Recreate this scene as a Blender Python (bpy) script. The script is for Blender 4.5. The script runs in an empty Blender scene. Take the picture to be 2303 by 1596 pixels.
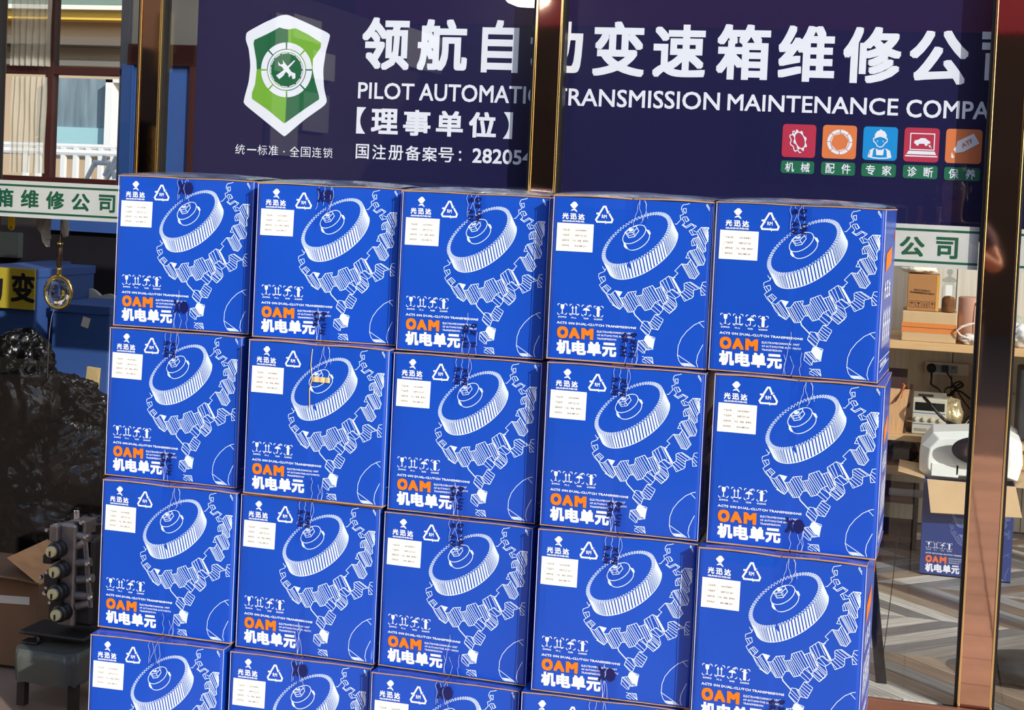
import bpy, math, random
from math import sin, cos, pi, radians as R_
from mathutils import Vector, Matrix, noise
random.seed(7)
SC = bpy.context.scene
COL = SC.collection

# ------------------------------------------------------------------ camera
ROLL, PITCH, YAW, CY, F, ZC, YC = 0.045266, 0.036907, 0.260134, 546.89, 3509.94, 1.62, 4.55
FW = Vector((-sin(YAW)*cos(PITCH), cos(YAW)*cos(PITCH), -sin(PITCH)))
_r = Vector((cos(YAW), sin(YAW), 0)); _u = _r.cross(FW)
RT = cos(ROLL)*_r + sin(ROLL)*_u
UP = -sin(ROLL)*_r + cos(ROLL)*_u
CAM = Vector((0, -YC, ZC))
cd = bpy.data.cameras.new('camera'); co = bpy.data.objects.new('camera', cd); COL.objects.link(co)
M4 = Matrix((RT, UP, -FW)).transposed().to_4x4(); M4.translation = CAM
co.matrix_world = M4
cd.sensor_width = 36; cd.lens = F/2303*36; cd.shift_y = (CY-798)/2303; cd.clip_start = .02
SC.camera = co

# ------------------------------------------------------------------ light
SUN_AZ, SUN_EL = R_(48), R_(24)          # azimuth measured from the street side (-Y) towards +X
w = bpy.data.worlds.new('world'); SC.world = w; w.use_nodes = True
nt = w.node_tree; bg = nt.nodes['Background']
sky = nt.nodes.new('ShaderNodeTexSky'); sky.sky_type = 'NISHITA'; sky.sun_disc = False
sky.sun_elevation = SUN_EL; sky.sun_rotation = pi-SUN_AZ
nt.links.new(sky.outputs[0], bg.inputs[0]); bg.inputs[1].default_value = .22
sd = bpy.data.lights.new('sun', 'SUN'); so = bpy.data.objects.new('sun', sd); COL.objects.link(so)
sdir = Vector((sin(SUN_AZ)*cos(SUN_EL), -cos(SUN_AZ)*cos(SUN_EL), sin(SUN_EL)))
so.rotation_euler = sdir.to_track_quat('Z', 'Y').to_euler(); so.location = (6, -6, 6)
sd.energy = 4.4; sd.angle = R_(.6); sd.color = (1, .93, .82)
SC.view_settings.view_transform = 'Standard'; SC.view_settings.look = 'None'
SC.view_settings.gamma = 1; SC.view_settings.use_curve_mapping = False
SC.view_settings.exposure = 0.0

# ------------------------------------------------------------------ helpers
def at(px, py, Y=None, Z=None):
    """point where the line of sight through a photo pixel meets a plane of the place"""
    d = RT*((px-1151.5)/F) + UP*((CY-py)/F) + FW
    t = (Y+YC)/d.y if Y is not None else (Z-ZC)/d.z
    return CAM + d*t
def c3(r, g, b):
    f = lambda v: (v/255/12.92 if v/255 <= .04045 else ((v/255+.055)/1.055)**2.4)
    return (f(r), f(g), f(b), 1)
def mat(name, col, rough=.5, metal=0, coat=0, bump=0, bscale=40, var=0, vscale=6, emit=0, trans=0, ior=1.45, spec=.5, alpha=1, grain=None, rnd=0, coat_rough=.05):
    m = bpy.data.materials.new(name); m.use_nodes = True
    n = m.node_tree; b = n.nodes['Principled BSDF']; L = n.links.new
    b.inputs['Base Color'].default_value = col; b.inputs['Roughness'].default_value = rough
    b.inputs['Metallic'].default_value = metal; b.inputs['Coat Weight'].default_value = coat
    b.inputs['Coat Roughness'].default_value = coat_rough
    b.inputs['Transmission Weight'].default_value = trans; b.inputs['IOR'].default_value = ior
    b.inputs['Specular IOR Level'].default_value = spec; b.inputs['Alpha'].default_value = alpha
    if emit: b.inputs['Emission Color'].default_value = col; b.inputs['Emission Strength'].default_value = emit
    tc = n.nodes.new('ShaderNodeTexCoord')
    src = tc.outputs['Object']
    if grain:
        mp = n.nodes.new('ShaderNodeMapping'); mp.inputs['Scale'].default_value = grain; L(src, mp.inputs[0]); src = mp.outputs[0]
    if bump:
        t = n.nodes.new('ShaderNodeTexNoise'); t.inputs['Scale'].default_value = bscale; t.inputs['Detail'].default_value = 5; L(src, t.inputs['Vector'])
        bp = n.nodes.new('ShaderNodeBump'); bp.inputs['Strength'].default_value = bump; bp.inputs['Distance'].default_value = .01
        L(t.outputs[0], bp.inputs['Height']); L(bp.outputs[0], b.inputs['Normal'])
        if coat: L(bp.outputs[0], b.inputs['Coat Normal'])
    last = None
    if var:
        t = n.nodes.new('ShaderNodeTexNoise'); t.inputs['Scale'].default_value = vscale; t.inputs['Detail'].default_value = 6; L(src, t.inputs['Vector'])
        r = n.nodes.new('ShaderNodeMapRange'); r.inputs[1].default_value = .3; r.inputs[2].default_value = .7
        r.inputs[3].default_value = 1-var; r.inputs[4].default_value = 1+var; L(t.outputs[0], r.inputs[0])
        h = n.nodes.new('ShaderNodeHueSaturation'); h.inputs['Color'].default_value = col; L(r.outputs[0], h.inputs['Value']); L(h.outputs[0], b.inputs['Base Color']); last = h
    if rnd:
        oi = n.nodes.new('ShaderNodeObjectInfo'); r = n.nodes.new('ShaderNodeMapRange')
        r.inputs[3].default_value = 1-rnd; r.inputs[4].default_value = 1+rnd; L(oi.outputs['Random'], r.inputs[0])
        h = n.nodes.new('ShaderNodeHueSaturation'); h.inputs['Color'].default_value = col
        if last: L(last.outputs[0], h.inputs['Color'])
        L(r.outputs[0], h.inputs['Value']); L(h.outputs[0], b.inputs['Base Color'])
    return m
def glass_mat(name, tint=(1, 1, 1, 1), ior=1.5, rough=0):
    m = bpy.data.materials.new(name); m.use_nodes = True; n = m.node_tree; n.nodes.clear(); L = n.links.new
    o = n.nodes.new('ShaderNodeOutputMaterial'); mx = n.nodes.new('ShaderNodeMixShader'); t = n.nodes.new('ShaderNodeBsdfTransparent')
    g = n.nodes.new('ShaderNodeBsdfGlossy'); f = n.nodes.new('ShaderNodeFresnel'); f.inputs[0].default_value = ior
    t.inputs[0].default_value = tint; g.inputs['Roughness'].default_value = rough
    ge = n.nodes.new('ShaderNodeNewGeometry'); mm = n.nodes.new('ShaderNodeMapRange'); mm.inputs[3].default_value = ior; mm.inputs[4].default_value = 1/ior
    L(ge.outputs['Backfacing'], mm.inputs[0]); L(mm.outputs[0], f.inputs[0])
    L(f.outputs[0], mx.inputs[0]); L(t.outputs[0], mx.inputs[1]); L(g.outputs[0], mx.inputs[2]); L(mx.outputs[0], o.inputs[0])
    return m

class MB:
    def __init__(s): s.v = []; s.f = []; s.mi = []; s.flat = False
    def add(s, vs, fs, mi=0):
        k = len(s.v); s.v += [tuple(x) for x in vs]; s.f += [tuple(i+k for i in f) for f in fs]; s.mi += [mi]*len(fs); return s
    def box(s, x0, y0, z0, x1, y1, z1, mi=0, T=None):
        vs = [Vector((x, y, z)) for x in (x0, x1) for y in (y0, y1) for z in (z0, z1)]
        if T: vs = [T @ v for v in vs]
        return s.add(vs, [(0, 1, 3, 2), (4, 6, 7, 5), (0, 4, 5, 1), (2, 3, 7, 6), (0, 2, 6, 4), (1, 5, 7, 3)], mi)
    def tube(s, pts, r, n=8, mi=0, closed=False):
        pts = [Vector(p) for p in pts]; rings = []
        for i, p in enumerate(pts):
            a = pts[max(i-1, 0)] if not closed else pts[i-1]; b = pts[min(i+1, len(pts)-1)] if not closed else pts[(i+1) % len(pts)]
            d = (b-a).normalized(); q = Vector((0, 0, 1)) if abs(d.z) < .9 else Vector((1, 0, 0))
            e1 = d.cross(q).normalized(); e2 = d.cross(e1); rr = r[i] if isinstance(r, (list, tuple)) else r
            rings.append([p+e1*rr*cos(2*pi*k/n)+e2*rr*sin(2*pi*k/n) for k in range(n)])
        vs = [v for q in rings for v in q]; m = len(rings); fs = []
        for i in range(m if closed else m-1):
            j = (i+1) % m
            for k in range(n): fs.append((i*n+k, i*n+(k+1) % n, j*n+(k+1) % n, j*n+k))
        if not closed: fs += [tuple(range(n))[::-1], tuple((m-1)*n+k for k in range(n))]
        return s.add(vs, fs, mi)
    def lathe(s, prof, c=(0, 0, 0), n=24, axis='z', mi=0, T=None):
        vs = []
        for (r, h) in prof:
            for k in range(n):
                a = 2*pi*k/n; p = (r*cos(a), r*sin(a), h)
                if axis == 'y': p = (p[0], p[2], p[1])
                if axis == 'x': p = (p[2], p[0], p[1])
                p = Vector(p)
                if T: p = T @ p
                vs.append(p+Vector(c))
        fs = []; m = len(prof)
        for i in range(m-1):
            for k in range(n): fs.append((i*n+k, i*n+(k+1) % n, (i+1)*n+(k+1) % n, (i+1)*n+k))
        fs += [tuple(range(n))[::-1], tuple((m-1)*n+k for k in range(n))]
        return s.add(vs, fs, mi)
    def grid(s, fn, nu, nv, mi=0):
        vs = [fn(i/nu, j/nv) for j in range(nv+1) for i in range(nu+1)]
        return s.add(vs, [(j*(nu+1)+i, j*(nu+1)+i+1, (j+1)*(nu+1)+i+1, (j+1)*(nu+1)+i) for j in range(nv) for i in range(nu)], mi)
    def mesh(s, name, mats, smooth=False):
        me = bpy.data.meshes.new(name); me.from_pydata(s.v, [], s.f)
        for m in (mats if isinstance(mats, (list, tuple)) else [mats]): me.materials.append(m)
        me.polygons.foreach_set('material_index', s.mi)
        if smooth: me.polygons.foreach_set('use_smooth', [True]*len(me.polygons))
        me.validate(); me.update(); return me
    def obj(s, name, mats, parent=None, smooth=False, bevel=0, loc=None, fix=True):
        me = s.mesh(name, mats, smooth)
        if fix and not s.flat:
            import bmesh
            b = bmesh.new(); b.from_mesh(me); bmesh.ops.recalc_face_normals(b, faces=b.faces); b.to_mesh(me); b.free()
        o = bpy.data.objects.new(name, me); COL.objects.link(o)
        if parent: o.parent = parent
        if loc: o.location = loc
        if bevel:
            md = o.modifiers.new('bevel', 'BEVEL'); md.width = bevel; md.segments = 2; md.limit_method = 'ANGLE'
        return o
def inst(name, me, parent=None, loc=(0, 0, 0), rz=0, sc=(1, 1, 1)):
    o = bpy.data.objects.new(name, me); COL.objects.link(o); o.location = loc; o.rotation_euler.z = rz; o.scale = sc
    if parent: o.parent = parent
    return o
def empty(name, loc=(0, 0, 0), rz=0):
    o = bpy.data.objects.new(name, None); COL.objects.link(o); o.location = loc; o.rotation_euler.z = rz; o.empty_display_size = .05; return o
def tag(o, label=None, cat=None, group=None, kind=None):
    if label: o['label'] = label
    if cat: o['category'] = cat
    if group: o['group'] = group
    if kind: o['kind'] = kind
    return o
def thing(name, label, cat, loc=(0, 0, 0), rz=0, group=None): return tag(empty(name, loc, rz), label, cat, group)

# ---- flat print: everything is laid out in 2-D and mapped on to a surface
_tc = {}
def glyphs(text, bold=0.0, res=2):
    k = (text, bold, res)
    if k not in _tc:
        cu = bpy.data.curves.new('t', 'FONT'); cu.body = text; cu.size = 1; cu.offset = bold; cu.resolution_u = res; cu.fill_mode = 'FRONT'
        o = bpy.data.objects.new('t', cu); COL.objects.link(o)
        dg = bpy.context.evaluated_depsgraph_get(); me = bpy.data.meshes.new_from_object(o.evaluated_get(dg))
        vs = [(v.co.x, v.co.y) for v in me.vertices]; fs = [tuple(p.vertices) for p in me.polygons]
        bpy.data.objects.remove(o); bpy.data.curves.remove(cu); bpy.data.meshes.remove(me)
        xs = [v[0] for v in vs]; ys = [v[1] for v in vs]; x0, x1, y0, y1 = min(xs), max(xs), min(ys), max(ys)
        _tc[k] = ([((x-x0)/(x1-x0), (y-y0)/(y1-y0)) for x, y in vs], fs)
    return _tc[k]
class Print:
    """2-D artwork; mp maps (x, y) artwork coordinates to 3-D"""
    def __init__(s, mp, nrm=(0, -1, 0)): s.mp = mp; s.m = MB(); s.m.flat = True; s.n = nrm; s.k = 0
    def put(s, vs, fs, mi=0, lay=0):      # successive strokes lie a hair above one another, as ink does, so none shades the next
        s.k = (s.k+1) % 7; o = (s.k+lay*7)*1.6e-5
        s.m.add([(v[0]+s.n[0]*o, v[1]+s.n[1]*o, v[2]+s.n[2]*o) for v in vs], fs, mi)
    def text(s, t, TL, TR, BR, BL, bold=0.0, res=2, mi=0):
        vs, fs = glyphs(t, 0, res)
        if bold:       # heavier strokes: the same outline printed several times, slightly shifted
            w_ = max(len(t), 1)*(1.0 if ord(t[0]) > 255 else .65); N_ = 8 if bold > .02 else 4; v2, f2 = [], []
            SQ = ((1, 1), (-1, 1), (-1, -1), (1, -1), (1, 0), (0, 1), (-1, 0), (0, -1))
            bx = bold/w_; by = bold*(1.0 if ord(t[0]) > 255 else 1.35)
            lay = []
            for q_ in range(N_):
                k_ = len(v2); lay += [q_]*len(vs); dx, dy = bx*SQ[q_][0], by*SQ[q_][1]
                v2 += [((a+dx)*(1-2*bx)+bx, (b+dy)*(1-2*by)+by) for a, b in vs]; f2 += [tuple(i+k_ for i in f_) for f_ in fs]
            vs, fs = v2, f2
        out = []
        if not bold: lay = [0]*len(vs)
        for (a, b), ly in zip(vs, lay):
            x = (TL[0]*(1-a)+TR[0]*a)*b+(BL[0]*(1-a)+BR[0]*a)*(1-b); y = (TL[1]*(1-a)+TR[1]*a)*b+(BL[1]*(1-a)+BR[1]*a)*(1-b)
            p_ = s.mp(x, y); o = ly*4e-5; out.append((p_[0]+s.n[0]*o, p_[1]+s.n[1]*o, p_[2]+s.n[2]*o))
        s.m.add(out, fs, mi)
    def rect(s, L, T, R, B, **k): pass
    def poly(s, pts, mi=0, sub=0):
        from mathutils.geometry import tessellate_polygon
        tri = tessellate_polygon([[Vector((p[0], p[1], 0)) for p in pts]])
        s.put([s.mp(*p) for p in pts], [tuple(t) for t in tri], mi)
    def line(s, pts, w, mi=0, closed=False):
        pts = list(pts)
        if closed: pts = pts+[pts[0]]
        for (x0, y0), (x1, y1) in zip(pts, pts[1:]):
            d = math.hypot(x1-x0, y1-y0)
            if d < 1e-9: continue
            ux, uy = (x1-x0)/d, (y1-y0)/d; nx, ny = -uy*w/2, ux*w/2; e = w*.35
            x0_, y0_, x1_, y1_ = x0-ux*e, y0-uy*e, x1+ux*e, y1+uy*e
            s.put([s.mp(x0_+nx, y0_+ny), s.mp(x0_-nx, y0_-ny), s.mp(x1_-nx, y1_-ny), s.mp(x1_+nx, y1_+ny)], [(0, 1, 2, 3)], mi)
    def ring(s, cx, cy, r0, r1, a0=0, a1=360, n=24, mi=0, sy=1):
        vs = []; 
        for i in range(n+1):
            a = R_(a0+(a1-a0)*i/n); vs += [s.mp(cx+r0*cos(a), cy+r0*sin(a)*sy), s.mp(cx+r1*cos(a), cy+r1*sin(a)*sy)]
        s.m.add(vs, [(2*i, 2*i+1, 2*i+3, 2*i+2) for i in range(n)], mi)
    def disc(s, cx, cy, rx, ry, rot=0, n=20, mi=0):
        s.poly([(cx+rx*cos(2*pi*k/n)*cos(rot)-ry*sin(2*pi*k/n)*sin(rot), cy+rx*cos(2*pi*k/n)*sin(rot)+ry*sin(2*pi*k/n)*cos(rot)) for k in range(n)], mi)

# ------------------------------------------------------------------ materials
BLUE = mat('blue_laminated_card', c3(12, 70, 180), .34, coat=.35, bump=.05, bscale=30, coat_rough=.12)
BLUE_IN = mat('dull_blue_card', c3(40, 62, 130), .4, coat=.15)  # duller blue than the card of the stacked cartons
KRAFT = mat('kraft_card', c3(176, 132, 92), .8, bump=.1, bscale=90, var=.15, vscale=20)
KRAFT2 = mat('pale_kraft_card', c3(205, 176, 138), .8, bump=.08, bscale=60, var=.06, vscale=8)
KDARK = mat('brown_card', c3(120, 84, 56), .85, bump=.1, bscale=60, var=.15, vscale=8)
INK_W = mat('white_ink', c3(232, 240, 255), .4)
INK_L = mat('pale_blue_ink', c3(205, 224, 255), .4)
INK_O = mat('orange_ink', c3(255, 118, 18), .4)
INK_D = mat('dark_navy_ink', c3(18, 24, 84), .3)
INK_K = mat('black_ink', c3(30, 30, 34), .6)
INK_G = mat('green_ink', c3(18, 84, 60), .5)
PAPER = mat('label_paper', c3(250, 248, 240), .6)
TAPE = glass_mat('clear_tape', (.93, .94, .97, 1), 1.18, .1)
NAVY = mat('navy_acrylic', c3(30, 30, 70), .25, spec=.3)
SIGN_W = mat('white_vinyl', c3(226, 232, 248), .45)
GLASS = glass_mat('window_glass', (.96, .97, .97, 1), 1.46)
GOLDM = mat('rose_gold_mirror_steel', (.68, .44, .33, 1), .035, metal=1, bump=.02, bscale=3)
GOLDT = mat('polished_gold_trim', (.95, .72, .34, 1), .12, metal=1)
BROWNF = mat('brown_aluminium', c3(66, 34, 34), .45, spec=.4)
BLACK = mat('black_plastic', c3(16, 16, 18), .4)
WHITEP = mat('white_plastic', c3(225, 225, 222), .4)
WALLW = mat('white_wall', c3(190, 190, 186), .8, var=.05)
WALLD = mat('dark_wall', c3(46, 42, 46), .85, var=.1)
STEEL = mat('cast_aluminium', c3(138, 134, 136), .42, metal=.85, bump=.15, bscale=60, var=.25, vscale=20)
STEELD = mat('dark_steel', c3(58, 58, 62), .4, metal=.7, bump=.1, bscale=60)
CHROME = mat('chrome', (.8, .8, .8, 1), .12, metal=1)
WOODL = mat('shelf_wood', c3(214, 178, 132), .6, grain=(2, 12, 40), var=.08, vscale=3, bump=.03)
STEELBLUE = mat('blue_painted_steel', c3(58, 90, 158), .45, var=.05, vscale=4)
YELLOW = mat('yellow_plate', c3(198, 178, 62), .5)
PAVER = mat('clay_paver', c3(196, 168, 148), .9, var=.12, vscale=9, bump=.15, bscale=40, rnd=.12)
MORTAR = mat('ground_concrete', c3(120, 104, 94), .95, var=.1, bump=.1)

# ------------------------------------------------------------------ the setting
G = .095          # street level
FL = .205         # shop floor level
def struct(name, mb, m, parent=None, **k):
    o = mb.obj(name, m, parent, **k)
    if not parent: o['kind'] = 'structure'
    return o
pav = struct('pavement', MB().box(-6.5, -8, G-.2, 5, -.06, G-.012), MORTAR)
pv = MB().box(0, 0, -.012, .294, .294, .0).mesh('paving_slab', PAVER)
for i in range(-7, 7):
    for j in range(0, 18):
        inst('paving_slab', pv, pav, (i*.3+.003, -.36-j*.3+.003, G))
road = struct('road', MB().box(-30, -40, G-.25, 30, -8, G-.1), mat('asphalt', c3(92, 88, 86), .9, var=.1, bump=.1))
# shop floor: chevron laminate on the right, square tiles on the left
TILE = mat('grey_floor_tile', c3(110, 108, 104), .35, var=.1, vscale=5, rnd=.05)
flr = struct('floor', MB().box(-5.4, .0, FL-.2, 4.3, 4.4, FL-.008), MORTAR)
t4 = MB().box(0, 0, -.008, .394, .394, 0).mesh('floor_tile', TILE)
for i in range(4):
    for j in range(6): inst('floor_tile', t4, flr, (-3.6+i*.4, .08+j*.4, FL))
def plank_mat():
    m = mat('laminate_plank', c3(170, 166, 160), .42, bump=.04, bscale=30, grain=(3, 60, 8), spec=.35)
    n = m.node_tree; L = n.links.new; b = n.nodes['Principled BSDF']
    oi = n.nodes.new('ShaderNodeObjectInfo'); cr = n.nodes.new('ShaderNodeValToRGB')
    cr.color_ramp.interpolation = 'CONSTANT'
    cols = [c3(214, 210, 202), c3(150, 146, 140), c3(128, 128, 128), c3(168, 150, 130), c3(196, 192, 186), c3(138, 120, 104), c3(160, 162, 162)]
    cr.color_ramp.elements[0].color = cols[0]; cr.color_ramp.elements[1].position = .15; cr.color_ramp.elements[1].color = cols[1]
    for k in range(2, 7): e = cr.color_ramp.elements.new(k/7); e.color = cols[k]
    tc = [x for x in n.nodes if x.type == 'TEX_COORD'][0]
    mp = n.nodes.new('ShaderNodeMapping'); mp.inputs['Scale'].default_value = (2.5, 45, 1)
    vm = n.nodes.new('ShaderNodeVectorMath'); vm.operation = 'ADD'
    L(tc.outputs['Object'], mp.inputs[0]); L(mp.outputs[0], vm.inputs[0]); L(oi.outputs['Random'], vm.inputs[1])
    t = n.nodes.new('ShaderNodeTexNoise'); t.inputs['Scale'].default_value = 2.2; t.inputs['Detail'].default_value = 6; L(vm.outputs[0], t.inputs['Vector'])
    mr = n.nodes.new('ShaderNodeMapRange'); mr.inputs[1].default_value = .3; mr.inputs[2].default_value = .7; mr.inputs[3].default_value = .62; mr.inputs[4].default_value = 1.25
    L(t.outputs[0], mr.inputs[0]); h = n.nodes.new('ShaderNodeHueSaturation'); L(oi.outputs['Random'], cr.inputs[0]); L(cr.outputs[0], h.inputs['Color']); L(mr.outputs[0], h.inputs['Value']); L(h.outputs[0], b.inputs['Base Color'])
    return m
PL = plank_mat()
bw, sp = .46, .112            # band depth, plank spacing along X; planks lie at about 45 degrees
def plank_mesh(sgn):
    g = .0012; x1 = sgn*bw*1.02
    return MB().add([(g, g, -.008), (sp-g, g, -.008), (x1+sp-g, bw-g, -.008), (x1+g, bw-g, -.008), (g, g, 0), (sp-g, g, 0), (x1+sp-g, bw-g, 0), (x1+g, bw-g, 0)],
                    [(0, 1, 2, 3), (4, 5, 6, 7), (0, 1, 5, 4), (1, 2, 6, 5), (2, 3, 7, 6), (3, 0, 4, 7)]).obj('plank', PL)
# local X runs along the plank so the grain follows it
def plank_mesh2(sgn):
    o = plank_mesh(sgn); me = o.data; bpy.data.objects.remove(o)
    a = math.atan2(bw, sgn*bw*1.02); me.transform(Matrix.Rotation(-a, 4, 'Z')); return me, a
pm = {1: plank_mesh2(1), -1: plank_mesh2(-1)}
for b in range(6):
    sg = 1 if b % 2 else -1
    for i in range(-8 if sg > 0 else -4, 9 if sg > 0 else 13):
        x0 = i*sp+.0+(0 if sg < 0 else -bw*1.02)
        if x0 > .75 or x0 < -1.0: continue
        o = inst('floor_plank', pm[sg][0], flr, (x0, .02+b*bw, FL), pm[sg][1])
struct('ceiling', MB().box(-5.4, .0, 3.4, 4.3, 4.4, 3.5), WALLW)
struct('wall_back', MB().box(-2.6, 4.3, FL, 4.3, 4.4, 3.4), WALLD)
struct('wall_right', MB().box(4.2, .05, FL, 4.3, 4.3, 3.4), WALLW)
struct('wall_left', MB().box(-5.4, .05, FL, -5.3, 1.75, 3.4), WALLD)
struct('wall_front', MB().box(-5.4, -.06, 3.3, 4.4, .06, 4.2).box(-5.4, -.06, G, -3.05, .06, 3.3).box(3.95, -.06, G, 4.4, .06, 3.3), mat('facade_brown', c3(70, 54, 46), .6))
for k, (lx, ly) in enumerate(((-3.6, .9), (-1.6, 1.6), (.4, 1.3))):  # unseen lights added to brighten the dim interior
    t = thing('ceiling_fill_light', ('left', 'middle', 'right')[k]+'most added square white fill light under the shop ceiling' if k != 1 else 'middle added square white fill light under the shop ceiling', 'light', (lx, ly, 3.4), 0, 'added ceiling fill lights')
    MB().box(-.3, -.3, -.05, .3, .3, 0).obj('lamp_frame', WHITEP, t, bevel=.005)
    MB().box(-.28, -.28, -.056, .28, .28, -.05).obj('lamp_diffuser', mat('lit_diffuser_%d' % k, (1, .98, .95, 1), .5, emit=9), t)
# plank-panelled wall behind the shelves
WPL = mat('grey_wall_panel', c3(204, 202, 194), .6, grain=(30, 30, 1.2), var=.12, vscale=2.5, bump=.05, rnd=.04)
wb = struct('wall_partition', MB().box(-1.0, 2.56, FL, 1.4, 2.62, 2.9), WALLD)
wp = MB().box(0, -.012, 0, .318, 0, 2.6).mesh('wall_panel', WPL)
x = -.83
for i in range(7): inst('wall_panel', wp, wb, (x, 2.56, FL+.01)); x += .3215

# threshold and posts of the glass front
THR = mat('brown_threshold', c3(112, 74, 58), .5, var=.12, bump=.1)
struct('trim_1', MB().box(-2.392, -.07, G, 3.95, .07, FL-.03).box(-2.392, -.05, FL-.03, 3.95, -.03, FL+.012), THR, bevel=.003)
def post(x0, x1, name):
    m = MB().box(x0, -.022, FL-.03, x1, .045, 3.3)
    o = struct(name, m, GOLDM, bevel=.002)
    for xx in (x0-.004, x1-.002):
        MB().box(xx, -.028, FL-.03, xx+.007, -.019, 3.3).obj('edge_trim', GOLDT, o, bevel=.0015)
    MB().box(x0-.012, -.02, FL-.03, x0, .02, 3.3).box(x1, -.02, FL-.03, x1+.012, .02, 3.3).obj('gasket', BLACK, o)
    return o
post(-2.462, -2.392, 'trim_2'); post(-1.158, -1.084, 'trim_3'); post(.152, .236, 'trim_4')
post(1.45, 1.52, 'trim_5'); post(-3.05, -2.99, 'trim_6')
post(2.7, 2.77, 'trim_7'); post(3.88, 3.95, 'trim_9')
for n_, (a, b) in enumerate(((-2.99, -2.474), (-2.38, -1.17), (-1.072, .14), (.248, 1.44), (1.53, 2.69), (2.78, 3.87))):
    o = struct('window_%d' % (n_+1), MB().box(a, -.004, FL, b, .004, 3.3), GLASS)

# ------------------------------------------------------------------ world outside seen only in reflections and through the far window
BRK = mat('shaded_brown_facade', c3(92, 74, 62), .85, var=.2, vscale=1)
o = struct('wall_opposite', MB().box(-14, -17, G-.1, 9, -16, 5.0), BRK)
MB().box(-14, -16.1, 3.8, 9, -15.95, 5.6).obj('red_fascia', mat('red_fascia', c3(232, 84, 92), .6), o)
for k, (x0, z0, wd, hh) in enumerate(((-11.6, 2.2, 1.3, 2.4), (-9.8, 2.0, .9, 2.3), (-8.2, 2.6, .8, 1.3), (-2.5, 1.8, 1.6, 1.8), (2.2, 1.8, 1.2, 2.2))):  # pale panels added to give reflected patches in the glass
    MB().box(x0, -16.04, z0, x0+wd, -16, z0+hh).obj('window_panel', mat('pale_reflection_panel', c3(225, 220, 205), .6), o)
o = struct('wall_left_street', MB().box(-8.5, -15, G-.1, -7.5, -1.5, 4.6), mat('street_wall', c3(84, 66, 54), .8, var=.08, vscale=1))
CSH = mat('cream_glint_panel', c3(250, 214, 130), .7)
for (ya, yb_, za, zb__) in ((-9.80, -9.66, 2.6, 3.2), (-9.72, -9.52, 1.2, 2.05), (-9.9, -9.6, .9, 1.15)): MB().box(-7.5, ya, za, -7.44, yb_, zb__).obj('cream_glint_panel', CSH, o)  # panels added and placed to mirror as yellow streaks in the left post
for k in range(4): MB().box(-7.51, -13.6+k*3.1, 1.2, -7.46, -12.2+k*3.1, 2.8).obj('window_panel', mat('dark_glazing', c3(30, 32, 38), .2), o)

MB().box(-7.52, -5.6, G, -7.4, -1.6, 4.4).obj('cream_bounce_wall', mat('cream_bounce_wall', c3(246, 226, 186), .8, var=.05), o)  # unseen bright wall added to light the cartons' left edges
ks = struct('wall_reflection_backing', MB().box(-5.6, -14, G-.1, -5.45, -6.3, 3.2), BRK)  # added backing wall that carries the boards mirrored in the pane
PALE = mat('pale_board', c3(250, 246, 228), .6); PALG = mat('grey_board', c3(200, 196, 190), .6)
def mir(px, py, X):
    p0 = at(px, py, Y=0); d = X/p0.x*YC; p = at(px, py, Y=d-YC); return -p.y, p.z
for (a, b, c, d, mm) in ((622, 652, 28, 165, PALE), (662, 722, 30, 100, PALE), (705, 752, 112, 184, PALE), (612, 668, 200, 352, PALG), (684, 738, 205, 300, PALG), (918, 992, 60, 168, PALE)):  # boards added and placed to mirror as pale patches over the sign
    y0, z1 = mir(a, c, -5.4); y1, z0 = mir(b, d, -5.4)
    MB().box(-5.45, min(y0, y1), z0, -5.4, max(y0, y1), z1).obj('reflection_board', mm, ks)
# ------------------------------------------------------------------ big sign board
SY = .052
board = thing('shop_sign_board', 'dark navy sign board with big white Chinese characters and green shield emblem', 'sign', (0, SY, 0))
# the board hangs from above and reaches down to the strip
MB().box(-2.302, 0, 1.52, 1.3, .03, 2.203).obj('board', NAVY, board)
def onplane(Y, dy=0):
    def f(px, py):
        p = at(px, py, Y=Y); return (p.x, p.y-dy, p.z)
    return f
def local(mpf, Y0):          # map to the coordinates of a parent at (0, Y0, 0)
    def f(x, y): p = mpf(x, y); return (p[0], p[1]-Y0, p[2])
    return f
# text rectangles on the board are squared up in board coordinates (metres), measured once from the photograph
class Board(Print):
    def __init__(s, Y): s.Y = Y; Print.__init__(s, lambda x, z: (x, -.0012, z))
    def rc(s, L, T, Rr, B):
        mx, my = (L+Rr)/2, (T+B)/2
        return at(L, my, Y=s.Y).x, at(mx, T, Y=s.Y).z, at(Rr, my, Y=s.Y).x, at(mx, B, Y=s.Y).z
    def word(s, t, L, T, Rr, B, bold=0, mi=0, res=3):
        a, b, c, d = s.rc(L, T, Rr, B); s.text(t, (a, b), (c, b), (c, d), (a, d), bold, res, mi)
    def pt(s, x, y): p = at(x, y, Y=s.Y); return (p.x, p.z)
P = Board(SY)
for t, L, T, Rr, B in (('领', 814.3, 39, 922, 158), ('航', 939, 43, 1052, 160), ('自', 1083.5, 45, 1167, 164), ('动', 1193, 48, 1311, 165), ('变', 1333.4, 48, 1451, 172),
    ('速', 1468.7, 55, 1588, 175), ('箱', 1611.6, 54.5, 1732.6, 180), ('维', 1750, 57.4, 1878.5, 184.3), ('修', 1896, 60, 2027.7, 188), ('公', 2044.8, 68, 2178.6, 190), ('司', 2206, 72, 2325, 196)):
    P.word(t, L, T, Rr, B, .031)
P.m.obj('sign_characters', SIGN_W, board)
P = Board(SY)
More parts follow.
